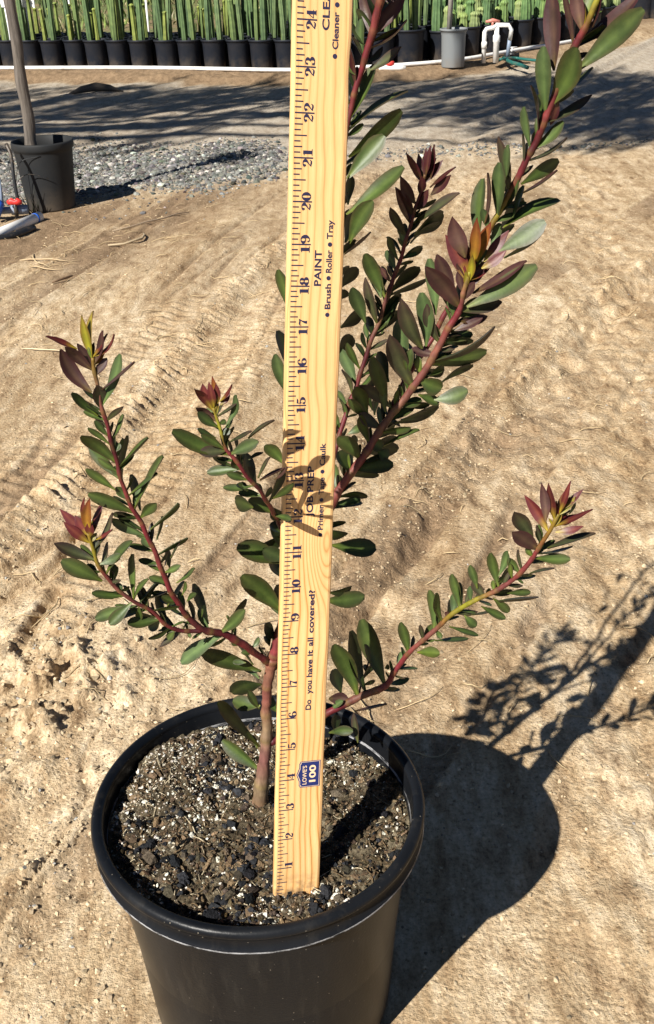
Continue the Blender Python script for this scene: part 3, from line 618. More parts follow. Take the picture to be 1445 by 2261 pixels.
# ---- leaves.  zoom windows: origin and scale of the frames the list was measured in
ZW = dict(Z1=(60, 650, 2.491), Z2=(60, 1150, 2.408), Z3=(720, 550, 2.89), Z4=(700, 1020, 2.258), Z8=(725, 0, 2.007), Z6=(1000, 0, 3.247), R4=(600, 0, 3.23), R5=(600, 600, 3.23))
LEAVES = [
('Z1', 'G', '345 340 300 115 45 y|350 350 362 90 35 y|275 300 105 228 30 r|345 420 210 290 55 p|355 540 183 302 75 p|355 410 275 270 40 p|370 390 415 200 35 p|365 340 440 215 22 r|385 330 478 218 18 r|385 440 440 350 45 p|430 600 515 332 55 l|420 530 590 370 14 p|400 625 385 500 70 b|390 670 245 545 45 g|440 700 530 618 32 b|460 800 530 660 24 g|435 780 372 695 35 g|445 835 335 735 30 g|480 870 510 820 40 g|500 940 300 780 65 g|520 1020 345 830 60 g|525 1000 480 945 50 g|535 1030 553 775 35 d|505 945 665 788 14 g|485 1075 325 960 45 g|545 1140 490 1060 40 g|605 1170 748 893 30 g|570 1100 715 985 22 g|625 1190 570 990 45 d|585 1210 338 1095 65 g|635 1225 710 1150 55 g|680 1295 832 1150 22 g|715 1350 745 1220 14 d|640 1300 500 1215 35 d|650 1330 465 1235 50 l|690 1400 640 1330 50 l|740 1425 885 1340 20 g|790 1450 845 1350 12 b|705 1415 560 1380 32 g|740 1490 615 1460 35 g|775 1490 765 1410 25 d'),
('Z2', 'G', '765 330 650 298 40 g|800 425 715 405 40 g|750 270 815 238 35 g|795 330 890 252 24 g|760 255 742 150 30 d|825 395 845 325 20 g|745 455 835 320 22 g|850 430 900 385 28 g|965 550 885 335 48 d|930 510 935 465 12 g|885 505 835 480 22 g|825 575 880 515 14 g|745 285 640 420 14 d|1025 600 1158 475 60 g|1100 600 1165 415 35 d|1030 625 820 755 75 l|1245 800 925 695 80 g|1235 840 1110 740 50 l|1130 670 1090 635 45 g|1200 665 1235 620 28 g|1195 715 1140 700 30 g|1165 755 1095 750 30 g|1270 720 1235 670 12 g|1205 765 1125 660 8 g|1190 790 1235 800 14 g'),
('Z2', 'A', '1250 870 1090 915 70 d|1240 985 1095 955 75 g|1235 1000 1175 905 40 g|1335 1020 1275 930 50 g|1235 1200 1015 970 65 g|1230 1335 1040 1165 65 g|1320 630 1265 550 55 d|1290 665 1262 615 35 d|1300 810 1345 760 18 g|1275 1060 1240 1090 24 b|1225 1210 1190 1135 26 g|1320 1180 1300 1150 20 g|1240 1290 1215 1255 22 d|1190 1480 1245 1420 60 d|1300 700 1340 660 30 d'),
('Z1', 'H', '335 1370 180 1180 60 r|325 1375 200 1250 50 r|330 1330 265 1215 55 r|345 1310 345 1120 50 o|300 1230 315 1118 22 r|350 1320 420 1135 35 r|385 1390 470 1200 30 b|380 1350 470 1292 18 r|335 1370 385 1310 30 y|330 1360 335 1290 28 y|350 1330 345 1240 50 r|370 1400 380 1330 40 b'),
('Z2', 'H', '345 215 145 120 60 b|400 320 185 210 88 g|380 300 315 235 50 g|385 235 500 180 45 g|420 280 560 110 40 g|440 310 465 230 35 d|440 335 500 315 20 b|505 370 545 350 20 d|520 410 345 385 42 g|470 385 405 400 45 d|575 400 565 178 36 g|575 410 645 310 24 g|600 430 745 270 12 d|640 470 590 370 35 d|540 455 365 520 60 g|550 450 440 550 60 g|640 480 500 515 35 g|590 470 595 530 35 g|700 525 535 545 60 g|700 530 650 575 50 g|770 550 690 380 40 d|670 480 810 455 18 g|790 590 715 575 35 g|785 585 750 630 40 g|860 590 870 620 20 g|640 410 755 372 10 b|935 590 880 625 15 g|770 560 835 535 10 g|860 580 840 550 14 d|500 380 480 330 40 l|620 450 690 500 30 d'),
('Z1', 'F', '1015 640 920 520 45 r|1000 590 965 490 40 r|1030 620 1000 480 40 r|1040 610 1018 450 35 o|1050 600 1040 490 35 r|1065 610 1118 540 35 r|1060 590 1125 495 18 r|1035 650 1015 525 38 y|1045 660 1040 560 30 y|1035 700 930 625 42 p|1040 740 940 650 50 g|1065 665 1155 600 15 b|1095 720 1150 555 40 l|1050 710 1095 695 30 g|1040 790 940 740 32 g|1075 860 960 770 45 g|1110 890 798 755 80 g|1075 870 945 870 60 b|1120 880 1272 810 65 g|1115 810 1235 750 22 b|1075 770 1118 745 35 g|1155 850 1145 790 20 d|1215 790 1360 690 12 b|1165 970 1135 900 65 g|1130 945 1020 890 30 d|1170 960 992 980 55 g|1195 1030 1100 985 40 g|1220 910 1300 870 20 b|1270 1040 1195 870 60 d|1250 1030 1200 950 60 d|1270 1010 1335 895 20 b|1235 1060 1080 1062 38 g|1215 1080 1160 1040 40 d|1290 1110 1165 1090 45 g|1245 1170 1145 1130 75 d|1335 1210 1220 1130 70 g|1345 1130 1410 960 40 d|1280 1020 1420 955 10 p|1425 1235 1340 1195 60 g|1310 1085 1250 1040 30 d|1400 1215 1340 1180 36 g|1300 1130 1345 1060 26 d'),
('R5', 'F', '5 1620 155 1512 50 g+|20 1480 110 1395 14 p+|0 1740 140 1770 46 g+'),
('Z1', 'B', '1415 935 1310 830 65 g|1395 1310 1335 1265 50 d|1415 1315 1255 1425 85 d|1420 1480 1155 1390 108 g|1430 1460 1300 1400 80 l'),
('Z2', 'B', '1348 490 1145 290 100 g|1350 440 1330 340 50 d|1355 150 1300 20 50 d|1352 300 1290 180 60 d'),
('R5', 'E', '125 280 50 -15 75 g|115 700 40 420 75 d|115 880 30 590 80 l|105 1120 88 980 26 p'),
('Z8', 'B', '610 1240 520 1040 66 r|607 1140 550 960 76 k|620 1210 615 1080 30 r|640 1180 660 965 46 o|660 1160 722 985 50 o|640 1250 640 1130 34 y|625 1280 610 1200 24 y|575 1360 432 1182 75 p|560 1300 482 1128 60 p|618 1290 690 1160 62 p|690 1160 802 1020 44 r|680 1190 790 1110 44 r|640 1300 880 1155 40 p|615 1360 925 1180 82 g|600 1385 770 1338 62 b|590 1425 706 1402 40 p|585 1290 575 1200 30 p|600 1330 650 1250 36 p'),
('Z3', 'B', '750 600 935 540 60 g|700 720 1080 495 28 b|690 745 1025 655 85 g|740 850 940 740 40 d|660 810 755 760 60 d|715 590 645 350 65 b|615 635 480 318 95 b|640 620 615 278 95 l|700 420 662 60 80 l|500 790 470 450 90 l|530 800 545 640 60 g|545 875 408 548 108 b|690 680 545 635 55 p|615 800 590 680 46 v|400 850 335 655 70 d|388 975 300 690 92 g|412 1008 215 870 70 b|380 1040 365 860 50 l|265 1050 195 880 88 g|262 1090 150 960 60 g|345 1130 210 1050 72 b|265 1240 225 1060 58 g|200 1335 80 1200 95 g|150 1420 80 1290 90 d|150 1410 145 1310 18 v|270 1215 360 1270 80 g|255 1310 460 1280 78 d|190 1410 430 1375 95 g|350 1175 540 1140 45 g|365 1255 595 1155 30 g|605 825 738 890 105 g|690 960 905 905 98 g|590 930 720 985 62 g|480 1010 610 960 60 g|440 1110 720 1000 60 d|400 1070 475 1130 25 b|370 1150 440 1080 44 d|90 1590 265 1580 38 d|430 1000 460 900 36 v|820 520 1000 440 50 p|760 600 840 560 50 d|480 1090 640 1040 44 d|330 1290 400 1330 80 g|90 1560 75 1440 40 d|120 1480 130 1370 60 d|640 760 720 660 40 d'),
('Z3', 'B', '35 1890 318 1905 118 g|20 1790 120 1830 70 d'),
('Z4', 'B', '40 690 238 672 76 g|60 650 172 625 40 d'),
('Z3', 'D', '300 570 480 390 60 d|355 540 460 300 50 l|300 560 265 430 50 d|265 640 290 540 35 d|180 860 95 640 72 l|205 750 135 600 45 g|145 920 100 770 30 b|225 790 265 640 40 d|285 640 400 575 28 b|200 830 275 770 14 d|130 1100 160 930 30 d|130 1080 200 1055 15 d|140 1180 235 1130 50 g|110 1100 90 960 25 g|300 1030 235 890 40 d|310 1060 320 930 40 d|100 1180 90 1110 40 d|150 1250 190 1190 46 d|250 930 300 830 40 d'),
('Z8', 'D', '400 800 345 675 32 q|410 790 400 680 32 q|425 790 435 655 24 q|440 780 455 645 26 q|455 790 470 640 24 q|440 810 508 710 38 q|450 830 565 738 16 q|455 865 545 775 40 q|375 900 320 780 46 q|375 950 300 830 46 q|360 990 298 830 22 q|400 930 445 840 46 q|405 980 582 855 36 b|380 1040 510 945 60 d|365 1080 495 985 18 d|340 1050 275 920 38 b|340 1045 338 990 25 d|325 1100 325 1020 25 l|305 1150 265 1050 30 g|290 1200 258 1110 35 l|335 1150 418 1095 34 d|240 1310 165 1125 60 g|235 1320 205 1165 55 l|240 1285 240 1180 30 d|265 1240 232 1185 24 p|290 1305 408 1190 50 d|285 1315 440 1235 24 d|210 1430 165 1230 38 b|165 1430 108 1275 58 l|250 1350 285 1250 28 d|225 1440 320 1300 40 d|410 860 415 780 36 q|385 1000 350 900 30 q'),
('Z3', 'E', '95 500 228 395 72 d|90 665 158 545 84 d|95 245 202 118 72 d|95 320 130 262 60 d'),
('R4', 'E', '520 1815 710 1655 22 p|555 1735 722 1435 112 g|525 1730 590 1490 90 d|535 1530 942 1190 96 g|540 1275 805 968 122 g|550 1120 925 785 108 g|555 925 968 648 34 g|562 850 742 462 74 g|705 500 925 335 60 b|700 350 965 140 14 p|655 430 640 135 62 l|680 245 635 -60 70 p|655 420 745 185 48 v|745 245 950 -70 112 p|592 620 552 318 36 q|605 590 610 470 52 q|740 60 720 -120 60 p|545 1460 560 1250 60 d'),
('Z6', 'C', '728 505 712 -90 112 p|850 330 788 -90 42 p|915 210 870 -150 90 k|962 245 1052 15 62 k|1000 195 1065 -20 22 q|905 345 1345 -45 92 p|880 515 1370 70 150 g|690 755 890 345 160 g|655 800 655 335 100 l|930 200 1020 -70 72 v|770 680 1005 482 28 g|690 880 997 680 58 b|605 960 563 613 20 p|575 1065 795 873 72 g|542 1062 515 765 54 l|500 1190 500 960 16 b|545 1040 585 945 30 d|550 1160 820 985 18 b|490 1320 760 1148 88 g|500 1380 750 1217 12 p|388 1380 328 980 66 b|388 1285 400 1040 48 l|320 1565 340 1170 85 l|335 1545 470 1290 72 g|430 1560 510 1330 42 l|345 1640 510 1430 70 d|365 1630 765 1435 78 g|165 1760 220 1280 88 g|230 1600 250 1240 28 p|240 1640 215 1500 56 l|330 1800 665 1590 130 g|370 1850 655 1650 40 d|270 1780 340 1600 60 l|900 210 945 30 26 y|760 720 700 900 50 q'),
('Z4', 'I', '1145 340 1035 165 52 r|1140 300 1120 105 48 k|1180 280 1155 105 42 r|1195 270 1240 140 38 o|1210 250 1265 95 28 r|1220 255 1255 135 25 y|1225 265 1290 170 28 y|1240 230 1330 135 30 r|1195 310 1300 260 42 r|1195 330 1375 235 25 r|1190 350 1330 320 36 r|1175 330 1220 235 30 y|1260 260 1290 205 15 d|1075 380 985 250 72 b|1105 435 975 350 72 p|1095 400 1100 335 36 d|1075 470 1045 425 28 v|1170 310 1155 280 12 y|1150 430 1390 355 30 b|1115 465 1275 420 14 b|1100 485 1262 485 52 g|1060 555 1185 528 15 b|1015 555 955 480 38 g|975 580 965 510 24 v|905 635 868 455 48 g|905 570 950 445 40 l|905 600 960 535 50 d|880 650 880 590 24 v|800 630 765 515 40 g|832 687 775 595 48 b|765 700 765 620 28 l|710 740 675 560 44 g|715 700 710 600 20 d|675 770 680 660 38 l|585 845 565 640 52 g|625 800 595 655 36 g|605 820 600 750 24 d|535 890 575 810 34 g|525 890 515 810 24 b|465 960 420 800 48 g|405 1030 430 945 34 l|500 950 612 955 52 v|390 1065 440 1080 9 b|600 845 620 880 28 g|590 890 755 880 24 g|660 820 805 865 26 g|735 765 795 820 44 g|820 720 940 780 38 g|880 680 955 750 44 g|950 655 1065 650 34 g|905 695 1105 675 9 b|770 760 885 740 9 b|1000 590 1030 605 13 g|648 780 655 745 24 p|330 1100 225 785 92 g|240 1135 165 845 84 d|205 1160 90 910 90 g|120 1150 80 1035 66 d|60 1180 160 1185 60 p|190 1240 350 1205 13 p|205 1400 185 1250 30 b|95 1350 90 1260 45 d|60 1350 180 1340 46 g|265 1005 240 910 24 d|340 1030 360 1015 22 d|345 1080 345 1050 12 g|845 670 860 630 20 d|1040 520 1080 480 24 v|70 1230 130 1190 30 l'),
('Z4', 'K', '240 1080 285 1000 26 d|260 1060 235 1010 26 d|245 1120 290 1090 20 d'),
]
# palette: base, middle, tip, edge (real leaf colours; d has leaf shade painted in)
PAL = dict(g=((00.1037, 00.1226, 00.0151), (00.0424, 00.0678, 00.0137), (00.0424, 00.0584, 00.0160), (00.0566, 00.0283, 00.0151)),
           l=((0.0820, 0.1148, 0.0287), (0.0558, 0.0886, 0.0279), (0.0508, 0.0779, 0.0279), (0.0533, 0.0451, 0.0205)),
           d=((0.0574, 0.0738, 0.0123), (0.0230, 0.0361, 0.0090), (0.0246, 0.0279, 0.0107), (0.0246, 0.0164, 0.0115)),
           b=((0.0738, 0.0820, 0.0164), (0.0377, 0.0410, 0.0180), (0.0426, 0.0246, 0.0197), (0.0492, 0.0164, 0.0164)),
           p=((0.0902, 0.0574, 0.0148), (0.0492, 0.0213, 0.0180), (0.0426, 0.0156, 0.0164), (0.0574, 0.0148, 0.0164)),
           q=((0.0410, 0.0246, 0.0082), (0.0410, 0.0074, 0.0090), (0.0451, 0.0066, 0.0098), (0.0492, 0.0066, 0.0098)),
           r=((.26, .20, .012), (.088, .013, .012), (.078, .010, .013), (.08, .01, .013)),
           k=((.11, .07, .025), (.105, .055, .05), (.09, .034, .036), (.09, .025, .03)),
           o=((.28, .23, .012), (.20, .085, .012), (.12, .02, .013), (.14, .018, .012)),
           y=((0.2460, 0.2214, 0.0123), (0.1804, 0.1599, 0.0115), (0.1230, 0.0902, 0.0148), (0.1394, 0.0246, 0.0131)),
           v=((0.1804, 0.1886, 0.0164), (0.0820, 0.1148, 0.0164), (0.0615, 0.0820, 0.0180), (0.0656, 0.0410, 0.0164)))
POINTY = set('rkoyq')
allL = []
for win, bk, txt in LEAVES:
    ox, oy, s = ZW[win]
    for q in txt.split('|'):
        e = q.split(); bx, by, tx, ty, wd = [float(t) for t in e[:5]]
        allL.append((bk, ox+bx/s, oy+by/s, ox+tx/s, oy+ty/s, wd/s, e[5][0], '+' in e[5]))
def make_leaf(mb, B, T, Nn, W, kind, curl, cup):
    nl, nw = (9, 5)
    d = T-B; L = np.linalg.norm(d); t_ = d/L; s_ = unit(np.cross(t_, Nn)); Nn = np.cross(s_, t_)
    pal = np.array(PAL[kind])*rng.uniform(.85, 1.15)
    g = np.linspace(0, 1, nl)
    if kind in POINTY: wp = np.sin(np.pi*g**1.05)**.85*(1-.25*g)*1.12
    elif kind in 'pb': wp = np.sin(np.pi*(.04+.955*g**1.35))**.68
    else: wp = np.sin(np.pi*(.02+.935*g**1.5)); wp = wp**np.where(g < .62, .72, .5)
    wp = np.clip(wp, .10, 1); wp[0] = .13; wp[-1] = .04 if kind in POINTY else (.12 if kind in 'pb' else .30)
    bend = rng.normal(0, .03)
    V = []; C = []
    th = .00045
    for sgn in (1, -1):
        for i, t in enumerate(g):
            for j, a in enumerate(np.linspace(-1, 1, nw)):
                off = curl*L*(-math.sin(math.pi*t))*1.0
                p = B+d*t+s_*(a*wp[i]*W*.56+bend*L*math.sin(math.pi*t))+Nn*(off+cup*W*abs(a)**1.3*wp[i]+.0004*(abs(a) < .1)*-1+sgn*th*(1-abs(a))**.5)
                V.append(p)
                q_ = min(t/(.38 if kind in POINTY else .22), 1); c = pal[0]*(1-q_)+(pal[1]*(1-max(0, (t-.5)/.5))+pal[2]*max(0, (t-.5)/.5))*q_
                if abs(a) > .9: c = c*.45+pal[3]*.55
                if abs(a) < .1: c = c*1.4+np.array([.012, .014, .003])
                if sgn < 0: c = c*.9+np.array([.02, .03, .02])*.5
                C.append(c)
    f = []; o = nl*nw
    for i in range(nl-1):
        for j in range(nw-1):
            a = i*nw+j; f.append((a, a+1, a+nw+1, a+nw)); f.append((o+a, o+a+nw, o+a+nw+1, o+a+1))
    mb.add(V, f, np.clip(np.array(C), .004, 1))
FILL = dict(B=(66, .12, .86, 'gdgdlb'), C=(28, .1, .9, 'dgbdg'), D=(42, .1, .85, 'dgdgb'), E=(30, .3, .95, 'dgdb'), F=(14, .5, .85, 'dgdgb'), G=(34, .12, .9, 'dgbdgl'), H=(20, .1, .85, 'dgdgb'), I=(34, .3, .92, 'dgbgvl'))
for bk, (cnt, t0, t1_, ks) in FILL.items():
    bo, px, S = BR[bk]
    for q in range(cnt):
        t = t0+(t1_-t0)*(q+rng.uniform(0, 1))/cnt; k = min(int(t*(len(px)-1)), len(px)-2)
        dx, dy = px[k+1]-px[k]; a = math.atan2(dy, dx)+rng.choice([-1, 1])*rng.uniform(.3, 1.0)
        L = rng.uniform(26, 62)*(1.25 if bk in 'BCE' else .85 if bk in 'I' else 1)
        allL.append((bk, px[k, 0], px[k, 1], px[k, 0]+L*math.cos(a), px[k, 1]+L*math.sin(a), L*rng.uniform(.13, .27), ks[rng.integers(len(ks))], 'f'))
for bk, cnt, ks, L0 in (('G', 7, 'popyvp', 44), ('H', 7, 'rorvyp', 40), ('F', 7, 'rorvyb', 36), ('I', 7, 'rryorv', 42), ('B', 9, 'prorvpp', 60), ('D', 8, 'qqpq', 46)):
    bo, px, S = BR[bk]; e = px[-1]; d = px[-1]-px[-5]; a0 = math.atan2(d[1], d[0])
    for q in range(cnt):
        a = a0+(q/(cnt-1)-.5)*1.5+rng.normal(0, .08); L = L0*rng.uniform(.7, 1.15); k = -1-int(abs(q-cnt/2)*1.2)
        allL.append((bk, px[k, 0], px[k, 1], px[k, 0]+L*math.cos(a), px[k, 1]+L*math.sin(a), L*rng.uniform(.17, .26), ks[rng.integers(len(ks))], 'f'))
areas = sorted([-(math.hypot(l[3]-l[1], l[4]-l[2])*l[5]) for l in allL]); cut = areas[min(99, len(areas)-1)]
rest = MB(); nbig = 0
O0 = np.array([PX, PY, 0])
for bk, bx, by, tx, ty, wd, kind, front in allL:
    bo, px, S = BR[bk]
    k = np.argmin(np.hypot(px[:, 0]-bx, px[:, 1]-by)); dist = np.hypot(px[k, 0]-bx, px[k, 1]-by)
    Yb = S[k, 1]
    B = aty(bx, by, Yb)
    if dist < 26: B = B*.35+S[k]*.65 if dist < 12 else B
    lp = math.hypot(tx-bx, ty-by)*depth(B)/F
    ratio = {'g': .30, 'l': .30, 'd': .28, 'b': .28}.get(kind, .24)
    Wt = max(wd*depth(B)/F, .0016)
    Wfull = max(Wt*1.03, min(ratio*lp, .013))
    dyo = rng.uniform(-.45, .45)*lp
    if bk in 'BCDE' and tx < bx and kind in 'dgb': dyo = -abs(dyo)*.8
    if kind == 'd': dyo = abs(dyo)+.15*lp
    if front == 'f': dyo = rng.uniform(.1, .75)*lp
    elif front: dyo = -.012-.25*lp
    T = aty(tx, ty, B[1]+dyo)
    V_ = unit(CAMO-(B+T)/2); t_ = unit(T-B); s0 = unit(np.cross(t_, V_)); n0 = unit(np.cross(s0, t_))
    cr = min(1, Wt/Wfull); ang = math.acos(cr)
    # lit side or shaded side towards the camera
    sside = 1 if (s0@SUNV) > 0 else -1
    if kind == 'd': ang = max(ang, R_(52)); sside = -sside; Wfull = min(max(Wt/math.cos(ang), Wfull), .017)
    else:
        ang = max(ang, R_(rng.uniform(0, 26)))
        if rng.uniform() < .2 and kind not in 'yorkl': sside = -sside
    Nn = n0*math.cos(ang)+s0*math.sin(ang)*sside
    big = -(math.hypot(tx-bx, ty-by)*wd) <= cut and nbig < 100
    mb = MB() if big else rest
    make_leaf(mb, B-O0, T-O0, Nn, Wfull, kind, rng.normal(.03, .05), rng.uniform(.03, .22))
    if big:
        nbig += 1; mb.build('leaf', M['leaf'], bo)
tag(rest.build('small_leaves', M['leaf'], shrub), kind='stuff')
print('leaves', len(allL), 'own objects', nbig)

# ------------------------------------------------------------------ ruler
d_ = unit(np.array([.0668, .1905, .979]))
RB = atz(605, 1982, SOILZ); RB = CAMO+ray(605, 1982)*(.8/1.0) if False else RB
rr_ = ray(706, 1968); tt = ((RB-CAMO)@d_)/(rr_@d_); RBR = CAMO+rr_*tt
wv = RBR-RB; RW = np.linalg.norm(wv); wv = wv/RW; nv = -np.cross(wv, d_); nv = nv if nv[1] < 0 else -nv
print('ruler width', RW, 'normal', nv)
ruler = empty('yardstick'); tag(ruler, 'pale wooden yardstick with navy inch marks standing in the pot soil', 'ruler')
ruler.matrix_world = Matrix([[wv[0], -nv[0], d_[0], RB[0]], [wv[1], -nv[1], d_[1], RB[1]], [wv[2], -nv[2], d_[2], RB[2]], [0, 0, 0, 1]])
# local frame: x across, y away from the viewer, z along the stick
TH = .0045; bv = .0016; LZ = .9144; IN = .0254
mb = MB()
sec = [(0, .0012), (.0004, .0004), (bv, 0), (RW-.0024, 0), (RW-.0008, .0006), (RW, .0018), (RW, TH), (0, TH)]
zs = np.concatenate([[-.006], np.linspace(0, LZ, 80)])
v = []
for z in zs:
    wob = .00016*math.sin(z*31)+.0001*math.sin(z*97)
    nick = .0016*math.exp(-((z-.5845)/.006)**2)
    v += [(x+(wob if x > .01 else -wob*.5)-(nick if x > RW*.8 else 0), y, z) for x, y in sec]
nS = len(sec); f = [(i*nS+k, i*nS+(k+1) % nS, (i+1)*nS+(k+1) % nS, (i+1)*nS+k) for i in range(len(zs)-1) for k in range(nS)]
f += [tuple(range(nS))[::-1], tuple((len(zs)-1)*nS+k for k in range(nS))]
mb.add(v, f); mb.build('stick', M['wood'], ruler, smooth=False)
E0 = -.00012
def quad2(mb, p, e=E0): mb.add([(x, e, z) for x, z in p], [tuple(range(len(p)))])
mb = MB(); x0 = RW*.062
for i in range(1, 36*8):
    z = i*IN/8; L = {0: .335 if i >= 80 else .305, 4: .215, 2: .14, 6: .14}.get(i % 8, .108)*RW
    t = IN*(.029 if i % 8 else .033); sl = -.0004*0
    quad2(mb, [(x0, z-t/2), (x0+L, z-t/2), (x0+L, z+t/2), (x0, z+t/2)])
mb.build('inch_marks', M['ink'], ruler, smooth=False)
# fat and thin numerals drawn with strokes of changing width (unit box .62 wide, 1 high)
def arc(cx, cy, rx, ry, a0, a1, thin, thick, n=14, ph=0):
    return [(cx+rx*math.cos(R_(a)), cy+ry*math.sin(R_(a)), thin+(thick-thin)*abs(math.cos(R_(a+ph)))**1.6) for a in np.linspace(a0, a1, n)]
tn, tk = .036, .122
def blob(x, y, r=.085): return [(x-r, y, .01), (x-r*.5, y, r*.85), (x, y, r), (x+r*.5, y, r*.85), (x+r, y, .01)]
GL = {
 '0': [arc(.31, .5, .2, .46, 0, 360, tn, tk, 28)],
 '1': [[(.33, .05, tk), (.33, .97, tk)], [(.1, .03, tn), (.56, .03, tn)], [(.12, .84, tn), (.33, .95, tn)]],
 '2': [arc(.32, .70, .19, .26, 165, -20, tn, tk*.95, 14)+[(.42, .5, .075), (.27, .33, .045), (.12, .14, .03)], blob(.17, .72), [(.1, .09, .03), (.2, .13, .06), (.33, .09, .085), (.45, .09, .08), (.53, .17, .03), (.54, .27, .02)]],
 '3': [arc(.29, .73, .18, .24, 150, -85, tn, tk*.9, 12), arc(.29, .27, .21, .24, 85, -150, tn, tk, 14), blob(.14, .76, .075), blob(.13, .22, .08)],
 '4': [[(.4, .03, tk*.9), (.4, .97, tk*.9)], [(.38, .95, .03), (.06, .3, .03)], [(.05, .29, .032), (.58, .29, .032)], [(.24, .03, tn), (.57, .03, tn)]],
 '5': [[(.14, .95, .03), (.14, .52, .03)], [(.13, .9, .075), (.35, .88, .085), (.5, .93, .03)], arc(.29, .3, .22, .27, 140, -150, tn, tk, 16), blob(.13, .24, .08)],
 '6': [arc(.33, .5, .24, .46, 60, 270, tn, tk, 18), arc(.33, .28, .2, .24, 0, 360, tn, tk*.85, 22), blob(.46, .8, .075)],
 '7': [[(.08, .68, .02), (.1, .88, .04), (.22, .89, .09), (.38, .85, .075), (.54, .95, .02)], [(.53, .93, .03), (.38, .6, .05), (.3, .3, .09), (.3, .06, .115)]],
 '8': [arc(.31, .73, .17, .23, 0, 360, tn, tk*.85, 22), arc(.31, .265, .2, .24, 0, 360, tn, tk, 22)],
 '9': [arc(.29, .5, .24, .46, 240, 450, tn, tk, 18), arc(.29, .72, .2, .24, 0, 360, tn, tk*.85, 22), blob(.16, .2, .075)],
}
def stroke(mb, pts, fx):
    pts = [np.array(p, float) for p in pts]; V = []
    for i, p in enumerate(pts):
        t = unit((pts[min(i+1, len(pts)-1)]-pts[max(i-1, 0)])[:2]); nrm = np.array([-t[1], t[0]])
        for s in (-1, 1): V.append(p[:2]+nrm*p[2]*s)
    W_ = [fx(*q) for q in V]
    mb.add([(x, stroke.e, z) for x, z in W_], [(2*i, 2*i+1, 2*i+3, 2*i+2) for i in range(len(pts)-1)]); stroke.e -= .000004
NH = RW*.165; NWd = .21*IN/.62*1.25
NX = RW*.345
for s in range(1, 36):
    mb = MB(); t = str(s); stroke.e = E0-.00003
    adv = IN*.205
    for k, ch in enumerate(t):
        # reading upward: glyph x runs along the stick, glyph height runs towards the inch marks
        if len(t) == 2: zb = s*IN+(-IN*.222 if k == 0 else IN*.02)
        else: zb = s*IN+IN*.02
        sx = IN*.325
        def fx(gx, gy, zb=zb): return (NX+RW*.035-gy*NH, zb+gx*sx)
        for st in GL[ch]: stroke(mb, st, fx)
    mb.build('number', M['ink'], ruler, smooth=False)
def text_mesh(body, size, offset=.0, sx=1.0, space=1.0):
    cu = bpy.data.curves.new('lettering', 'FONT'); cu.body = body; cu.size = size; cu.offset = offset; cu.fill_mode = 'FRONT'; cu.space_character = space
    cu.resolution_u = 6
    o = bpy.data.objects.new('tmp', cu); col.objects.link(o)
    dg = bpy.context.evaluated_depsgraph_get(); me = bpy.data.meshes.new_from_object(o.evaluated_get(dg))
    v = np.array([p.co[:] for p in me.vertices]); f = [tuple(p.vertices) for p in me.polygons]
    bpy.data.objects.remove(o); bpy.data.curves.remove(cu); bpy.data.meshes.remove(me)
    return v, f
def ruler_text(name, body, s0, s1, ub, ut, m_, bold=.0, e=None, par=None, capref='H'):
    """text read upward: starts at inch s0, ends at s1; baseline at ub, cap top at ut (fractions of the width)"""
    v, f = text_mesh(body, 1, bold); cv, _ = text_mesh(capref, 1, bold)
    ch = cv[:, 1].max()-cv[:, 1].min(); y0 = cv[:, 1].min()
    v = v.copy(); X = (v[:, 0]-v[:, 0].min())/(v[:, 0].max()-v[:, 0].min()); Yg = (v[:, 1]-y0)/ch
    mb = MB(); ee = E0-.00003 if e is None else e
    P = np.stack([RW*ub-Yg*RW*(ub-ut), np.full(len(v), ee), (s0+X*(s1-s0))*IN], -1)
    mb.add(P, f); return mb.build(name, m_, par or ruler, smooth=False)
def bullet(mb, s, u, r=.055):
    a = np.linspace(0, 2*np.pi, 15)[:-1]; mb.add([(RW*u+r*IN*math.cos(t), E0-.00003, s*IN+r*IN*math.sin(t)) for t in a], [tuple(range(14))])
I_ = M['ink']; B0 = .024
ruler_text('heading', 'CLEAN', 23.80, 24.90, .605, .485, I_, B0)
ruler_text('lettering', 'Cleaner', 23.41, 24.20, .765, .665, I_, B0)
ruler_text('heading', 'PAINT', 18.01, 18.87, .60, .475, I_, B0)
for t, a, b_ in (('Brush', 17.44, 18.06), ('Roller', 18.33, 18.88), ('Tray', 19.14, 19.59)): ruler_text('lettering', t, a, b_, .785, .68, I_, B0)
ruler_text('heading', 'JOB PREP', 11.98, 13.38, .585, .46, I_, B0)
for t, a, b_ in (('Primer', 11.6, 12.3), ('Tape', 12.59, 13.06), ('Caulk', 13.38, 13.99)): ruler_text('lettering', t, a, b_, .79, .685, I_, B0)
for t, a, b_ in (('Do', 6.22, 6.54), ('you', 6.72, 7.14), ('have', 7.25, 7.79), ('it', 7.9, 8.08), ('all', 8.2, 8.46), ('covered?', 8.6, 9.88)): ruler_text('lettering', t, a, b_, .675, .56, I_, .028)
for s, u in ((23.26, .715), (24.35, .725), (17.3, .735), (18.2, .735), (19.01, .74), (11.46, .745), (12.44, .745), (13.22, .745)):
    mb = MB(); bullet(mb, s, u); mb.build('bullet_dot', I_, ruler, smooth=False)
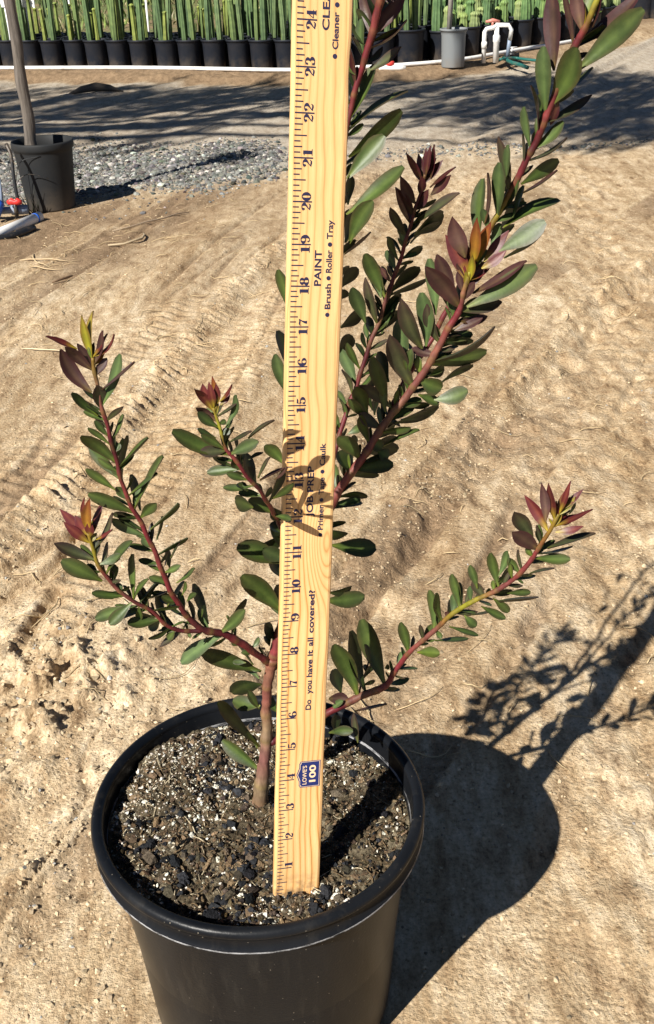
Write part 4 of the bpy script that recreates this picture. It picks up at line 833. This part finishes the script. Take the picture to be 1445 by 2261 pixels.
# badge
def bshape(mb, g, e):   # gable pointing towards the inch marks
    x1, x0_, z0, z1 = .915-g, .49+g, 3.70+g*1.3, 4.565-g*1.3; zm = (z0+z1)/2
    pts = [(x1, z0), (x0_, z0), (x0_, z0+.055), (x0_-.02, z0+.055), (x0_-.02, z0+.21), (.415+g*1.2, zm), (x0_-.02, z1-.21), (x0_-.02, z1-.055), (x0_, z1-.055), (x0_, z1), (x1, z1)]
    mb.add([(RW*x, e, z*IN) for x, z in pts], [tuple(range(len(pts)))])
mb = MB(); bshape(mb, 0, E0-.00002); bd = mb.build('badge', M['badge'], ruler, smooth=False)
mb = MB(); bshape(mb, .016, E0-.00004); mb.build('border', M['badge_lines'], bd, smooth=False)
mb = MB(); bshape(mb, .026, E0-.00006); mb.build('field', M['badge'], bd, smooth=False)
ruler_text('lettering', "LOWE'S", 3.80, 4.42, .63, .545, M['badge_lines'], .012, E0-.00009, bd)
ruler_text('lettering', '100', 3.86, 4.42, .82, .685, M['badge_lines'], .03, E0-.00009, bd)
# ------------------------------------------------------------------ background: cactus beds
ORD = ['first', 'second', 'third', 'fourth', 'fifth', 'sixth', 'seventh', 'eighth', 'ninth', 'tenth', 'eleventh', 'twelfth', 'thirteenth', 'fourteenth', 'fifteenth', 'sixteenth', 'seventeenth', 'eighteenth', 'nineteenth', 'twentieth', 'twenty-first', 'twenty-second', 'twenty-third', 'twenty-fourth']
def pot_bm(r, h, seg=28, taper=.84, lip=.006):
    mb = MB()
    lathe(mb, [(.001, 0), (r*taper, 0), (r*taper+.001, .004), (r-.004-.003, h*.82), (r-.004, h*.86), (r-.003, h-.014), (r+lip*.4, h-.012), (r+lip*.6, h-.002), (r, h), (r-.006, h-.001), (r-.008, h-.03), (r*taper-.006, .01), (.001, .01)], seg)
    return mb
def disc_bm(r, z):
    mb = MB(); v = [(0, 0, z+.004)]; f = []
    for ring, rr in ((1, r*.5), (2, r)):
        for k in range(16): a = k*math.pi/8; v.append((rr*math.cos(a), rr*math.sin(a), z+rng.normal(0, .004)))
    for k in range(16): f.append((0, 1+k, 1+(k+1) % 16)); f.append((1+k, 17+k, 17+(k+1) % 16, 1+(k+1) % 16))
    mb.add(v, f); return mb
def cactus_bm(r, h, ribs, tone, lean=0, bulge=0):
    mb = MB(); n = ribs*4; V = []; C = []; F_ = []
    zs = np.concatenate([np.linspace(0, h-r*.9, 9), h-r*.9+r*.9*np.sin(np.linspace(.25, 1.5, 5))])
    ks = np.concatenate([.86+.14*np.sin(np.linspace(0, 1, 9)*3+bulge)+.04*rng.normal(size=9), np.cos(np.linspace(.25, 1.5, 5))*.98])
    for z, k in zip(zs, ks):
        for q in range(n):
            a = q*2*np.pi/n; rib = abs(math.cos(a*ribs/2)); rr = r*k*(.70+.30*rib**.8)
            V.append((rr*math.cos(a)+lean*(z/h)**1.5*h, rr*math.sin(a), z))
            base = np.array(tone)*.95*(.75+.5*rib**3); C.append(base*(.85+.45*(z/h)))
    m_ = len(zs)
    for i in range(m_-1):
        for q in range(n): F_.append((i*n+q, i*n+(q+1) % n, (i+1)*n+(q+1) % n, (i+1)*n+q))
    F_.append(tuple((m_-1)*n+q for q in range(n)))
    mb.add(V, F_, np.array(C)); return mb
def take(mb, name, m_, smooth=True):
    o = mb.build(name, m_, None, smooth); me = o.data; bpy.data.objects.remove(o); return me
def put(me, name, parent, loc=(0, 0, 0), rz=0, sc=(1, 1, 1)):
    o = bpy.data.objects.new(name, me); col.objects.link(o); o.parent = parent
    o.location = [float(q) for q in loc]; o.rotation_euler = (0, 0, rz); o.scale = sc; return o
POTR, POTH = .083, .182
pot_me = take(pot_bm(POTR, POTH), 'pot', M['pot_bg']); potb_me = take(pot_bm(.112, .205), 'pot', M['pot_bg'])
soil_me = take(disc_bm(.074, POTH-.016), 'soil', M['soil']); soilb_me = take(disc_bm(.102, .188), 'soil', M['soil'])
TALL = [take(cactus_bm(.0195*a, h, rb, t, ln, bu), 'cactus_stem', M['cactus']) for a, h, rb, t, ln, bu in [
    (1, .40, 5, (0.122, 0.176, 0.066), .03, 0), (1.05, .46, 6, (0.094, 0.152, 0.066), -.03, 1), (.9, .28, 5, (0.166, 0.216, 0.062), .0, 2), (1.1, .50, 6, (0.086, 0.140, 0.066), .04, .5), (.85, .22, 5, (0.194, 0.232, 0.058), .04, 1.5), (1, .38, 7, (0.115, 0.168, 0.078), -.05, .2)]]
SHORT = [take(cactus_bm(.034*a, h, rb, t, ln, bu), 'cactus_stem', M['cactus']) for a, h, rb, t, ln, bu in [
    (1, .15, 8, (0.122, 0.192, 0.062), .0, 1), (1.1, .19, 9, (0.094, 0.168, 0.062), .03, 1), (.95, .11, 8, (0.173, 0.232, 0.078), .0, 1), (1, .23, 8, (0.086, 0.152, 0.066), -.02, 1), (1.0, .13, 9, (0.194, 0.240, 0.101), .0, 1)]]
def potted(x, y, z, big, kinds, ns, label, group, tallsc=1.0, spread=.034):
    t = empty('potted_cactus', (x, y, z), rng.uniform(0, 6.28)); tag(t, label, 'potted cactus', group)
    put(potb_me if big else pot_me, 'pot', t, rz=0, sc=(1, 1, 1)); put(soilb_me if big else soil_me, 'soil', t)
    zb = .184 if big else POTH-.018
    a0 = rng.uniform(0, 6.28); sp = spread*(1.5 if big else 1)
    for k in range(ns):
        a = a0+k*2*np.pi/max(ns, 1)+rng.uniform(-.4, .4); rr = 0 if ns == 1 else sp*rng.uniform(.8, 1.35)
        s = rng.uniform(.9, 1.2)
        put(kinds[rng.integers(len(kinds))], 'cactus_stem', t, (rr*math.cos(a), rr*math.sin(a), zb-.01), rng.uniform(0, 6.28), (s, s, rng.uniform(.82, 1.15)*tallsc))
    return t
# left bed: rows parallel to the white pipe
PL0, PL1 = PIPE[1], PIPE[3]
dl = unit(np.append(PL1-PL0, 0))[:2]; nl_ = np.array([-dl[1], dl[0]])
base0 = PL0+nl_*.115
ROWN = ['front', 'second', 'third', 'fourth', 'fifth']
for r in range(4):
    for k in range(16 if r < 3 else 15):
        c = base0+dl*(.02+k*.1735+(.086 if r % 2 else 0)+rng.normal(0, .006)-.17)+nl_*(r*.158+rng.normal(0, .008))
        ns = [2, 2, 3, 3][rng.integers(4)]
        lab = f'black pot of tall ribbed cactus, {ORD[k]} from the left in the {ROWN[r]} row behind the white pipe'
        lab = lab if len(lab.split()) <= 16 else f'black pot of tall cactus, {ORD[k]} from left, {ROWN[r]} row behind white pipe'
        potted(c[0], c[1], .03, False, TALL, ns, lab, 'black pots of tall cactus in the left bed', 1.0 if rng.uniform() > .2 else .75)
# right bed: follows the pipe where it bends away
def along(s):
    P = PIPE[3:]; L = np.concatenate([[0], np.cumsum(np.linalg.norm(np.diff(P, axis=0), axis=1))])
    i = min(np.searchsorted(L, s, 'right')-1, len(P)-2); t = (s-L[i])/(L[i+1]-L[i]); d = unit(np.append(P[i+1]-P[i], 0))[:2]
    return P[i]*(1-t)+P[i+1]*t, d
for r in range(9):
    s = .16 if r == 0 else .1; k = 0
    while s < 4.3-.05*r and k < 17:
        p, d = along(min(s, 3.2)); p = p+d*max(0, s-3.2); nn_ = np.array([-d[1], d[0]])
        nn_ = np.array([-d[1], d[0]]); c_x = p[0]+nn_[0]*r*.22; tallzone = c_x < .80+.11*r
        big = tallzone and r < 3
        off = .15 if big else (.17 if r == 0 else .16)
        c = p+nn_*(off+r*(.225 if tallzone else .215))+rng.normal(0, .012, 2)
        lab = f'black pot of {"tall" if tallzone else "short stubby"} cactus, {ORD[k]} from left, row {ORD[r] if r else "nearest"} behind bending pipe'
        if c[1] < 13.5: potted(c[0], c[1], .03, big, TALL if tallzone else SHORT, int(rng.integers(2, 4) if tallzone else rng.integers(2, 5)), lab, 'black pots of cactus in the right bed', 1.0 if tallzone else rng.uniform(.9, 1.25), .03)
        s += .235 if big else .20; k += 1
# far block of large black pots, upper right
for r in range(3):
    for k in range(7):
        c = atz(1290+k*42, 40-r*13, .03); 
        if r == 0 and k < 2: continue
        potted(c[0], c[1], .03, True, SHORT, 2, f'far black pot, {ORD[k]} from left in the {ROWN[r]} row of the far right block', 'far block of black pots at upper right', 1.3)
# white supply pipe along the bed
def pipe_obj(name, pts, r, m_, label, cat, group=None, seg=12, n=None, rads=None):
    P = smooth_path(np.array(pts, float), n) if n else np.array(pts, float)
    mb = MB(); tube(mb, P, rads if rads is not None else r, seg); o = mb.build(name, m_); tag(o, label, cat, group); return o
pp = [(x, y-.02, .03+.012+float(0)) for x, y in PIPE[:9]]
pipe_obj('water_pipe', pp, .0125, M['pvc'], 'long white plastic water pipe running along the front of the cactus pots', 'pipe', n=90)
# grey pot with a stake in front of the right bed
def staked_pot(px, py, wpx, hgt, m_, lab, taper=.86, z=.03):
    c = atz(px, py, z); r = wpx/2*depth(c)/F
    t = empty('plant_pot', (c[0], c[1]+r*.8, z)); tag(t, lab, 'pot')
    pot_bm(r, hgt, 40, taper, .01).build('pot_body', m_, t); disc_bm(r-.012, hgt-.05).build('soil', M['soil'], t)
    return t, r
gp, gr = staked_pot(1003, 150, 58, .225, M['pot_pale'], 'pale grey pot on the white pipe in front of the short cacti')
b0 = np.array([gp.location[0]-.03, gp.location[1]+.0, .23])
pipe_obj('grey_stake', [b0, b0+np.array([.02, .01, .45]), b0+np.array([.045, .02, .9])], .016, M['palewood'], 'thin grey wooden stake standing in the pale grey pot', 'stake')
# riser group
g0 = atz(1068, 139, .03); g1 = atz(1101, 134, .03); g2 = atz(1125, 124, .03); y_ = g0[1]
def lab_top(px, py, Y): return aty(px, py, Y)
A0 = lab_top(1069, 63, g0[1]); A1 = lab_top(1098, 58, g0[1]); A2 = lab_top(1130, 62, g0[1])
rs = empty('water_riser', g0); tag(rs, 'white plastic riser pipes with an elbow and a faded red valve handle in front of the short cacti', 'riser pipes')
rs['label'] = 'white riser pipes with elbow and faded red valve handle before the short cacti'
def rel(p): return np.asarray(p)-g0
mb = MB(); tube(mb, [rel(g0), rel([g0[0], g0[1], A0[2]-.02]), rel([g0[0]+.012, g0[1], A0[2]-.004]), rel([g0[0]+.035, g0[1], A0[2]]), rel(A1)], .0145, 12); mb.build('elbow_pipe', M['pvc'], rs)
mb = MB(); tube(mb, [rel(g0)+[0, 0, (A0[2]-.03)*.42], rel(g0)+[0, 0, (A0[2]-.03)*.62]], .018, 12); mb.build('coupling', M['pvc'], rs)
x1 = A1[0]
mb = MB(); tube(mb, [rel([x1, g0[1], .03]), rel([x1, g0[1], .15]), rel([x1, g0[1], .155]), rel([x1, g0[1], .19]), rel([x1, g0[1], .2]), rel([x1, g0[1], A1[2]])], [.019, .019, .023, .023, .016, .014], 14); mb.build('upright', M['pvc'], rs)
mb = MB(); tube(mb, [rel([x1-.01, g0[1], A1[2]+.008]), rel([A2[0]-.02, g0[1], A1[2]+.004]), rel([A2[0], g0[1], A2[2]-.01]), rel([A2[0]-.004, g0[1]+.02, A2[2]-.07])], .0135, 12); mb.build('outlet_pipe', M['pvc'], rs)
mb = MB(); tube(mb, [rel([A2[0]-.004, g0[1]+.02, A2[2]-.06]), rel([A2[0]-.012, g0[1]+.03, .06])], .013, 12); mb.build('grey_pipe', M['pvcgrey'], rs)
mb = MB(); hx = (g0[0]+x1)/2+.01; tube(mb, [rel([hx-.045, g0[1], A1[2]+.028]), rel([hx, g0[1], A1[2]+.036]), rel([hx+.045, g0[1], A1[2]+.028])], [.007, .012, .007], 8); tube(mb, [rel([hx, g0[1], A1[2]]), rel([hx, g0[1], A1[2]+.034])], .008, 8); mb.build('valve_handle', M['pink'], rs)
hp = [atz(1112, 128, .05), atz(1128, 137, .045), atz(1145, 142, .04), atz(1165, 149, .036)]
pipe_obj('garden_hose', hp, .012, M['hose'], 'dark green hose end lying on the dirt beside the white riser', 'hose', n=16, rads=None)
pipe_obj('green_tube', [atz(1105, 131, .06), atz(1135, 128, .05), atz(1160, 131, .045), atz(1200, 135, .04)], .009, M['hose'], 'green tube lying along the white pipe right of the riser', 'tube', n=16)
vv = empty('black_valve', atz(1130, 122, .045)); tag(vv, 'small black valve joining the white pipe right of the riser', 'valve')
mb = MB(); tube(mb, [(-.05, 0, 0), (-.02, 0, 0), (-.018, 0, 0), (.018, 0, 0), (.02, 0, 0), (.05, 0, 0)], [.016, .016, .026, .026, .016, .016], 10); mb.build('valve_body', M['tubing'], vv)
mb = MB(); tube(mb, [(0, 0, .02), (0, 0, .045)], .008, 8); box(mb, (0, 0, .048), (.07, .014, .008), .3); mb.build('lever', M['pvc'], vv)
# red capped fitting on the pipe
rc = empty('red_fitting', atz(861, 149, .042)); tag(rc, 'small red valve cap on the white pipe right of the yardstick', 'valve')
mb = MB(); tube(mb, [(-.035, 0, .014), (-.033, 0, .03), (-.03, 0, .036)], [.004, .004, .004], 6); lathe(mb, [(.001, .012), (.028, .012), (.03, .018), (.03, .032), (.026, .037), (.001, .038)], 14); mb.build('cap', M['red'], rc)
mb = MB(); tube(mb, [(-.07, -.01, 0), (-.06, -.01, 0), (.06, -.01, -.002), (.1, -.01, -.004)], [.017, .019, .019, .017], 12); mb.build('tee', M['pvc'], rc)
# white post by the pipe and white marker stakes with tags
def post(px, py, h, r, lab):
    c = atz(px, py, .03); o = pipe_obj('marker_post', [(c[0], c[1], .02), (c[0]-.005, c[1], h)], r, M['pvc'], lab, 'post', 'white marker posts among the cactus pots', 8); return o
post(832, 137, .62, .0085, 'thin white plastic post standing at the pipe just right of the yardstick')
for px, py, h, lab in [(78, 30, .45, 'white marker stake among the cacti left of centre, nearest the grey trunk'), (156, 32, .5, 'white marker stake among the cacti, third from the left'), (325, 28, .45, 'white marker stake behind the cacti midway to the yardstick')]:
    c = aty(px, py, 8.9); mb = MB(); tube(mb, [(c[0], 8.9, .03), (c[0], 8.9, c[2]+.12)], .008, 6); o = mb.build('marker_stake', M['sign']); tag(o, lab, 'stake', 'white marker stakes')
for px, lab in ((8, 'white sign board at the top left corner left of the grey trunk'), (55, 'white sign board just right of the grey trunk at the top')):
    c = aty(px, 0, 8.05); t = empty('sign_board', (c[0], 8.05, .03)); tag(t, lab, 'sign')
    mb = MB(); box(mb, (0, 0, c[2]-.005), (.12, .004, .14)); mb.build('board', M['sign'], t, smooth=False)
    mb = MB(); tube(mb, [(0, .008, 0), (0, .008, c[2]-.02)], .006, 6); mb.build('stake', M['sign'], t)
# ------------------------------------------------------------------ large grey pot with a trunk, left
c = atz(98, 470, 0); r = .105
tp = empty('potted_tree', (c[0]+.01, c[1]+.085, 0)); tag(tp, 'large faded black pot holding a leaning bare grey trunk, at left on the brown dirt', 'potted tree')
TPX, TPY = tp.location[0], tp.location[1]
top = aty(78, 309, TPY); PHt = float(top[2]); Rt = 66*depth(top)/F
mb = MB(); lathe(mb, [(.001, 0), (Rt*.80, 0), (Rt*.81, .006), (Rt*.955, PHt*.80), (Rt*.965, PHt*.84), (Rt*.975, PHt-.03), (Rt*1.0, PHt-.028), (Rt*1.03, PHt-.02), (Rt*1.03, PHt-.006), (Rt*1.01, PHt), (Rt*.98, PHt-.003), (Rt*.95, PHt-.03), (Rt*.93, PHt*.72), (.001, PHt*.72)], 56)
tpp = mb.build('pot', M['pot_grey'], tp); disc_bm(Rt*.92, PHt*.74).build('soil', M['soil'], tp)
base = np.array([-.012, 0, PHt*.7]); q0 = aty(68, 305, TPY); q1 = aty(22, 0, TPY+.02)
dd = unit(q1-q0); q0l = q0-np.array([TPX, TPY, 0]); pts = [q0l-dd*.07+(0)*dd, q0l, q0l+dd*.2, q0l+dd*.42, q0l+dd*.62]
mb = MB(); tube(mb, smooth_path(np.array(pts), 26)+np.stack([.0025*np.sin(np.arange(26)*.9), .002*np.cos(np.arange(26)*.7), 0*np.arange(26)], -1), np.linspace(.0215, .0165, 26)*(1+.05*np.sin(np.arange(26)*1.7)), 14); mb.build('trunk', M['oldwood'], tp)
def leafcards(mb, P, D, L, W, cols):
    """slender folded leaves: P base, D direction (n,3)"""
    n_ = len(P); U = np.cross(D, rng.normal(size=(n_, 3))); U /= np.linalg.norm(U, axis=1)[:, None]; N_ = np.cross(D, U)
    a = P; b = P+D*(L*.45)[:, None]+U*(W/2)[:, None]+N_*(W*.15)[:, None]; c_ = P+D*(L*.45)[:, None]-U*(W/2)[:, None]+N_*(W*.15)[:, None]; m_ = P+D*(L*.5)[:, None]; e = P+D*L[:, None]-N_*(L*.1)[:, None]
    V = np.stack([a, b, m_, c_, e], 1).reshape(-1, 3); base_ = np.arange(n_)*5
    F_ = []
    for o in base_: F_ += [(o, o+1, o+2), (o, o+2, o+3), (o+1, o+4, o+2), (o+2, o+4, o+3)]
    mb.add(V, F_, np.repeat(cols, 5, 0))
endt = q0l+dd*.60; mb = MB(); n_ = 260
P = endt+rng.normal(0, 1, (n_, 3))*np.array([.045, .03, .05])+np.array([0, 0, .05]); D = rng.normal(size=(n_, 3)); D /= np.linalg.norm(D, axis=1)[:, None]
leafcards(mb, P, D, rng.uniform(.03, .06, n_), rng.uniform(.01, .018, n_), jitc((.06, .1, .03), n_, .25)); mb.build('crown', M['foliage'], tp)
# black drip tubing beside that pot
t_ = [aty(14, 318, TPY-.12), aty(25, 345, TPY-.14), aty(32, 400, TPY-.16), aty(42, 452, TPY-.17)]
pipe_obj('drip_tube', t_, .006, M['tubing'], 'black drip tube hanging over the left side of the faded pot', 'tube', n=14)
for k, (pts, lab) in enumerate([([(40, 460), (36, 420), (44, 360), (90, 345)], 'thin black wire arching over the faded pot, upper one'), ([(42, 440), (38, 405), (62, 385), (108, 394)], 'thin black wire arching over the faded pot, lower one')]):
    pipe_obj('thin_wire', [aty(x, y, TPY-.13+.01*i) for i, (x, y) in enumerate(pts)], .0013, M['tubing'], lab, 'wire', 'thin wires against the faded pot', n=18, seg=5)
mb = MB()
for i in range(9):
    b_ = atz(76, 474)+np.array([(i-4)*.004, 0, 0]); a = rng.normal(0, .45); L = rng.uniform(.05, .1)
    tube(mb, [b_, b_+np.array([math.sin(a)*L*.5, -.005, L*.55]), b_+np.array([math.sin(a)*L*1.1, -.01, L])], [.0022, .0016, .0004], 4, (.03, .03, .02))
tag(mb.build('dry_weed', M['foliage']), 'dark spiky weed growing at the foot of the faded pot', 'weed')
# pipes and fittings at the left edge
def gp_(x, y, z=.02): return atz(x, y, z)
wp = empty('white_pipe_end'); tag(wp, 'thick white plastic pipe end lying on the dirt at the left edge', 'pipe')
a = gp_(-60, 540); b_ = gp_(88, 478); mb = MB(); tube(mb, [a, b_], .0165, 18); mb.build('tube', M['pvc'], wp)
u_ = unit(b_-a); mb = MB(); tube(mb, [b_-u_*.03, b_-u_*.022], .0172, 18); mb.build('blue_ring', M['blue'], wp)
gpp = empty('grey_pipe_joint'); tag(gpp, 'grey pipe joint with a blue collar lying behind the white pipe end', 'pipe joint')
a = gp_(-60, 468, .03); b_ = gp_(62, 462, .03); mb = MB(); tube(mb, [a, a*.3+b_*.7, a*.29+b_*.71, b_], [.012, .012, .017, .016], 14); mb.build('grey_tube', M['pvcgrey'], gpp)
cc0 = gp_(2, 470, .03); mb = MB(); tube(mb, [cc0+np.array([-.02, 0, -.01]), cc0+np.array([.0, 0, .035]), cc0+np.array([.004, 0, .04])], [.017, .018, .012], 14); mb.build('blue_collar', M['blue'], gpp)
rv = empty('red_tap'); tag(rv, 'small red plastic tap handle on the ground beside the faded pot', 'tap handle')
cc0 = gp_(33, 470, .03)+np.array([0, .02, .03]); mb = MB(); tube(mb, [cc0+np.array([-.024, 0, 0]), cc0+np.array([-.01, 0, .004]), cc0, cc0+np.array([.01, 0, .003]), cc0+np.array([.024, 0, 0])], [.007, .012, .009, .012, .007], 12); mb.build('handle', M['red'], rv)
mb = MB(); tube(mb, [cc0+np.array([0, 0, -.045]), cc0], .007, 10); mb.build('stem', M['tubing'], rv)
pipe_obj('thin_pipe', [aty(-2, 395, TPY-.1), aty(6, 455, TPY-.12)], .006, M['pvcgrey'], 'thin grey upright pipe at the left edge by the blue collar', 'pipe')
pipe_obj('black_pipe', [gp_(-40, 533, .012), gp_(30, 520, .012), gp_(75, 503, .01)], .011, M['tubing'], 'black flat pipe on the dirt under the white pipe end', 'pipe', n=10)
b_ = atz(215, 205); mb = MB(); tube(mb, [b_+np.array([-.17, 0, .0]), b_+np.array([-.09, 0, .022]), b_+np.array([0, 0, .034]), b_+np.array([.08, 0, .025]), b_+np.array([.16, 0, .0])], [.004, .02, .026, .02, .004], 10, (.07, .058, .046))  # low dark hump shape, tapered at both ends
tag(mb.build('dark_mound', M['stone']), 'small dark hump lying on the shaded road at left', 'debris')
# ------------------------------------------------------------------ weeds behind the left bed
n_ = 9000; x = rng.uniform(-7, 1.2, n_); y = rng.uniform(9.6, 18, n_); k = fbm(x*1.3, y*1.3, 3, 401) > -.05; x, y = x[k], y[k]
mb = MB(); D = np.stack([rng.normal(0, .45, len(x)), rng.normal(0, .45, len(x)), np.ones(len(x))], -1); D /= np.linalg.norm(D, axis=1)[:, None]
c_ = jitc((.12, .16, .045), len(x), .35, .05); yel = rng.uniform(size=len(x)) < .2; c_[yel] = jitc((.3, .27, .13), yel.sum(), .2)
leafcards(mb, np.stack([x, y, gh(x, y)], -1), D, rng.uniform(.05, .16, len(x)), rng.uniform(.01, .03, len(x)), c_)
tag(mb.build('weeds', M['foliage'], smooth=False), 'low green weeds behind the rows of tall cactus', 'weeds', kind='stuff')
# ------------------------------------------------------------------ tree outside the frame whose shade falls on the road
g = np.random.default_rng(5)
TX, TY = -6.3, 1.6
t = empty('shade_tree', (TX, TY, 0)); tag(t, 'tall spreading tree left of the view whose upright shoots shade the dirt road', 'tree')
mb = MB(); tube(mb, [(0, 0, -.05), (.05, .05, 1.5), (.25, .1, 3.0), (.7, .2, 4.2)], [.16, .13, .12, .08], 12); mb.build('trunk', M['oldwood'], t)
lb = MB(); mb = MB(); PP = []; DD = []
def shade_w(x, y):
    top = 6.95-.05*x; lo = np.interp(x, [-2.6, -1.2, -.7, -.1, .5, 1.2, 2.4], [5.2, 5.1, 5.0, 5.75, 5.5, 4.75, 4.2])
    n_ = fbm(x*.9+3, y*1.4, 2, 501)
    return sstep(lo-.15, lo+.25, y)*(1-sstep(top-.1, top+.1, y))*np.clip(.5+n_*1.5+.4*sstep(6.1, 6.6, y)-.2*(x < -.9), .03, 1)
k = 0
while k < 820:
    gx = g.uniform(-2.7, 2.6); gy = g.uniform(4.2, 7.05)
    if g.uniform() > shade_w(gx, gy): continue
    h = g.uniform(3.7, 4.7); L = g.uniform(.35, .85); p0 = np.array([gx-SH[0]*h-TX, gy-SH[1]*h-TY, h-L*.6])
    lean = np.array([g.normal(0, .10), g.normal(0, .10), 1.0]); k += 1
    tube(lb, [p0, p0+lean*L*.5, p0+lean*L], [.008, .005, .002], 4)
    m_ = 16; s_ = g.uniform(0, 1, m_); PP.append(p0+lean*(L*s_)[:, None]+g.normal(0, .012, (m_, 3))); DD.append(np.stack([g.normal(0, .35, m_), g.normal(0, .35, m_), np.ones(m_)], -1))
for q in range(15):
    e = np.array([g.uniform(.8, 6.2), g.uniform(-.6, 1.6), g.uniform(3.6, 4.2)]); a_ = np.array([.6, .2, 4.0])
    tube(lb, [a_, a_*.5+e*.5+np.array([0, 0, .35]), e], [.05, .03, .008], 6)
P = np.concatenate(PP); D = np.concatenate(DD); D /= np.linalg.norm(D, axis=1)[:, None]
lb.build('limbs', M['oldwood'], t)
leafcards(mb, P, D, g.uniform(.09, .17, len(P)), g.uniform(.022, .038, len(P)), jitc((.06, .09, .03), len(P), .3)); mb.build('crown', M['foliage'], t, smooth=False)
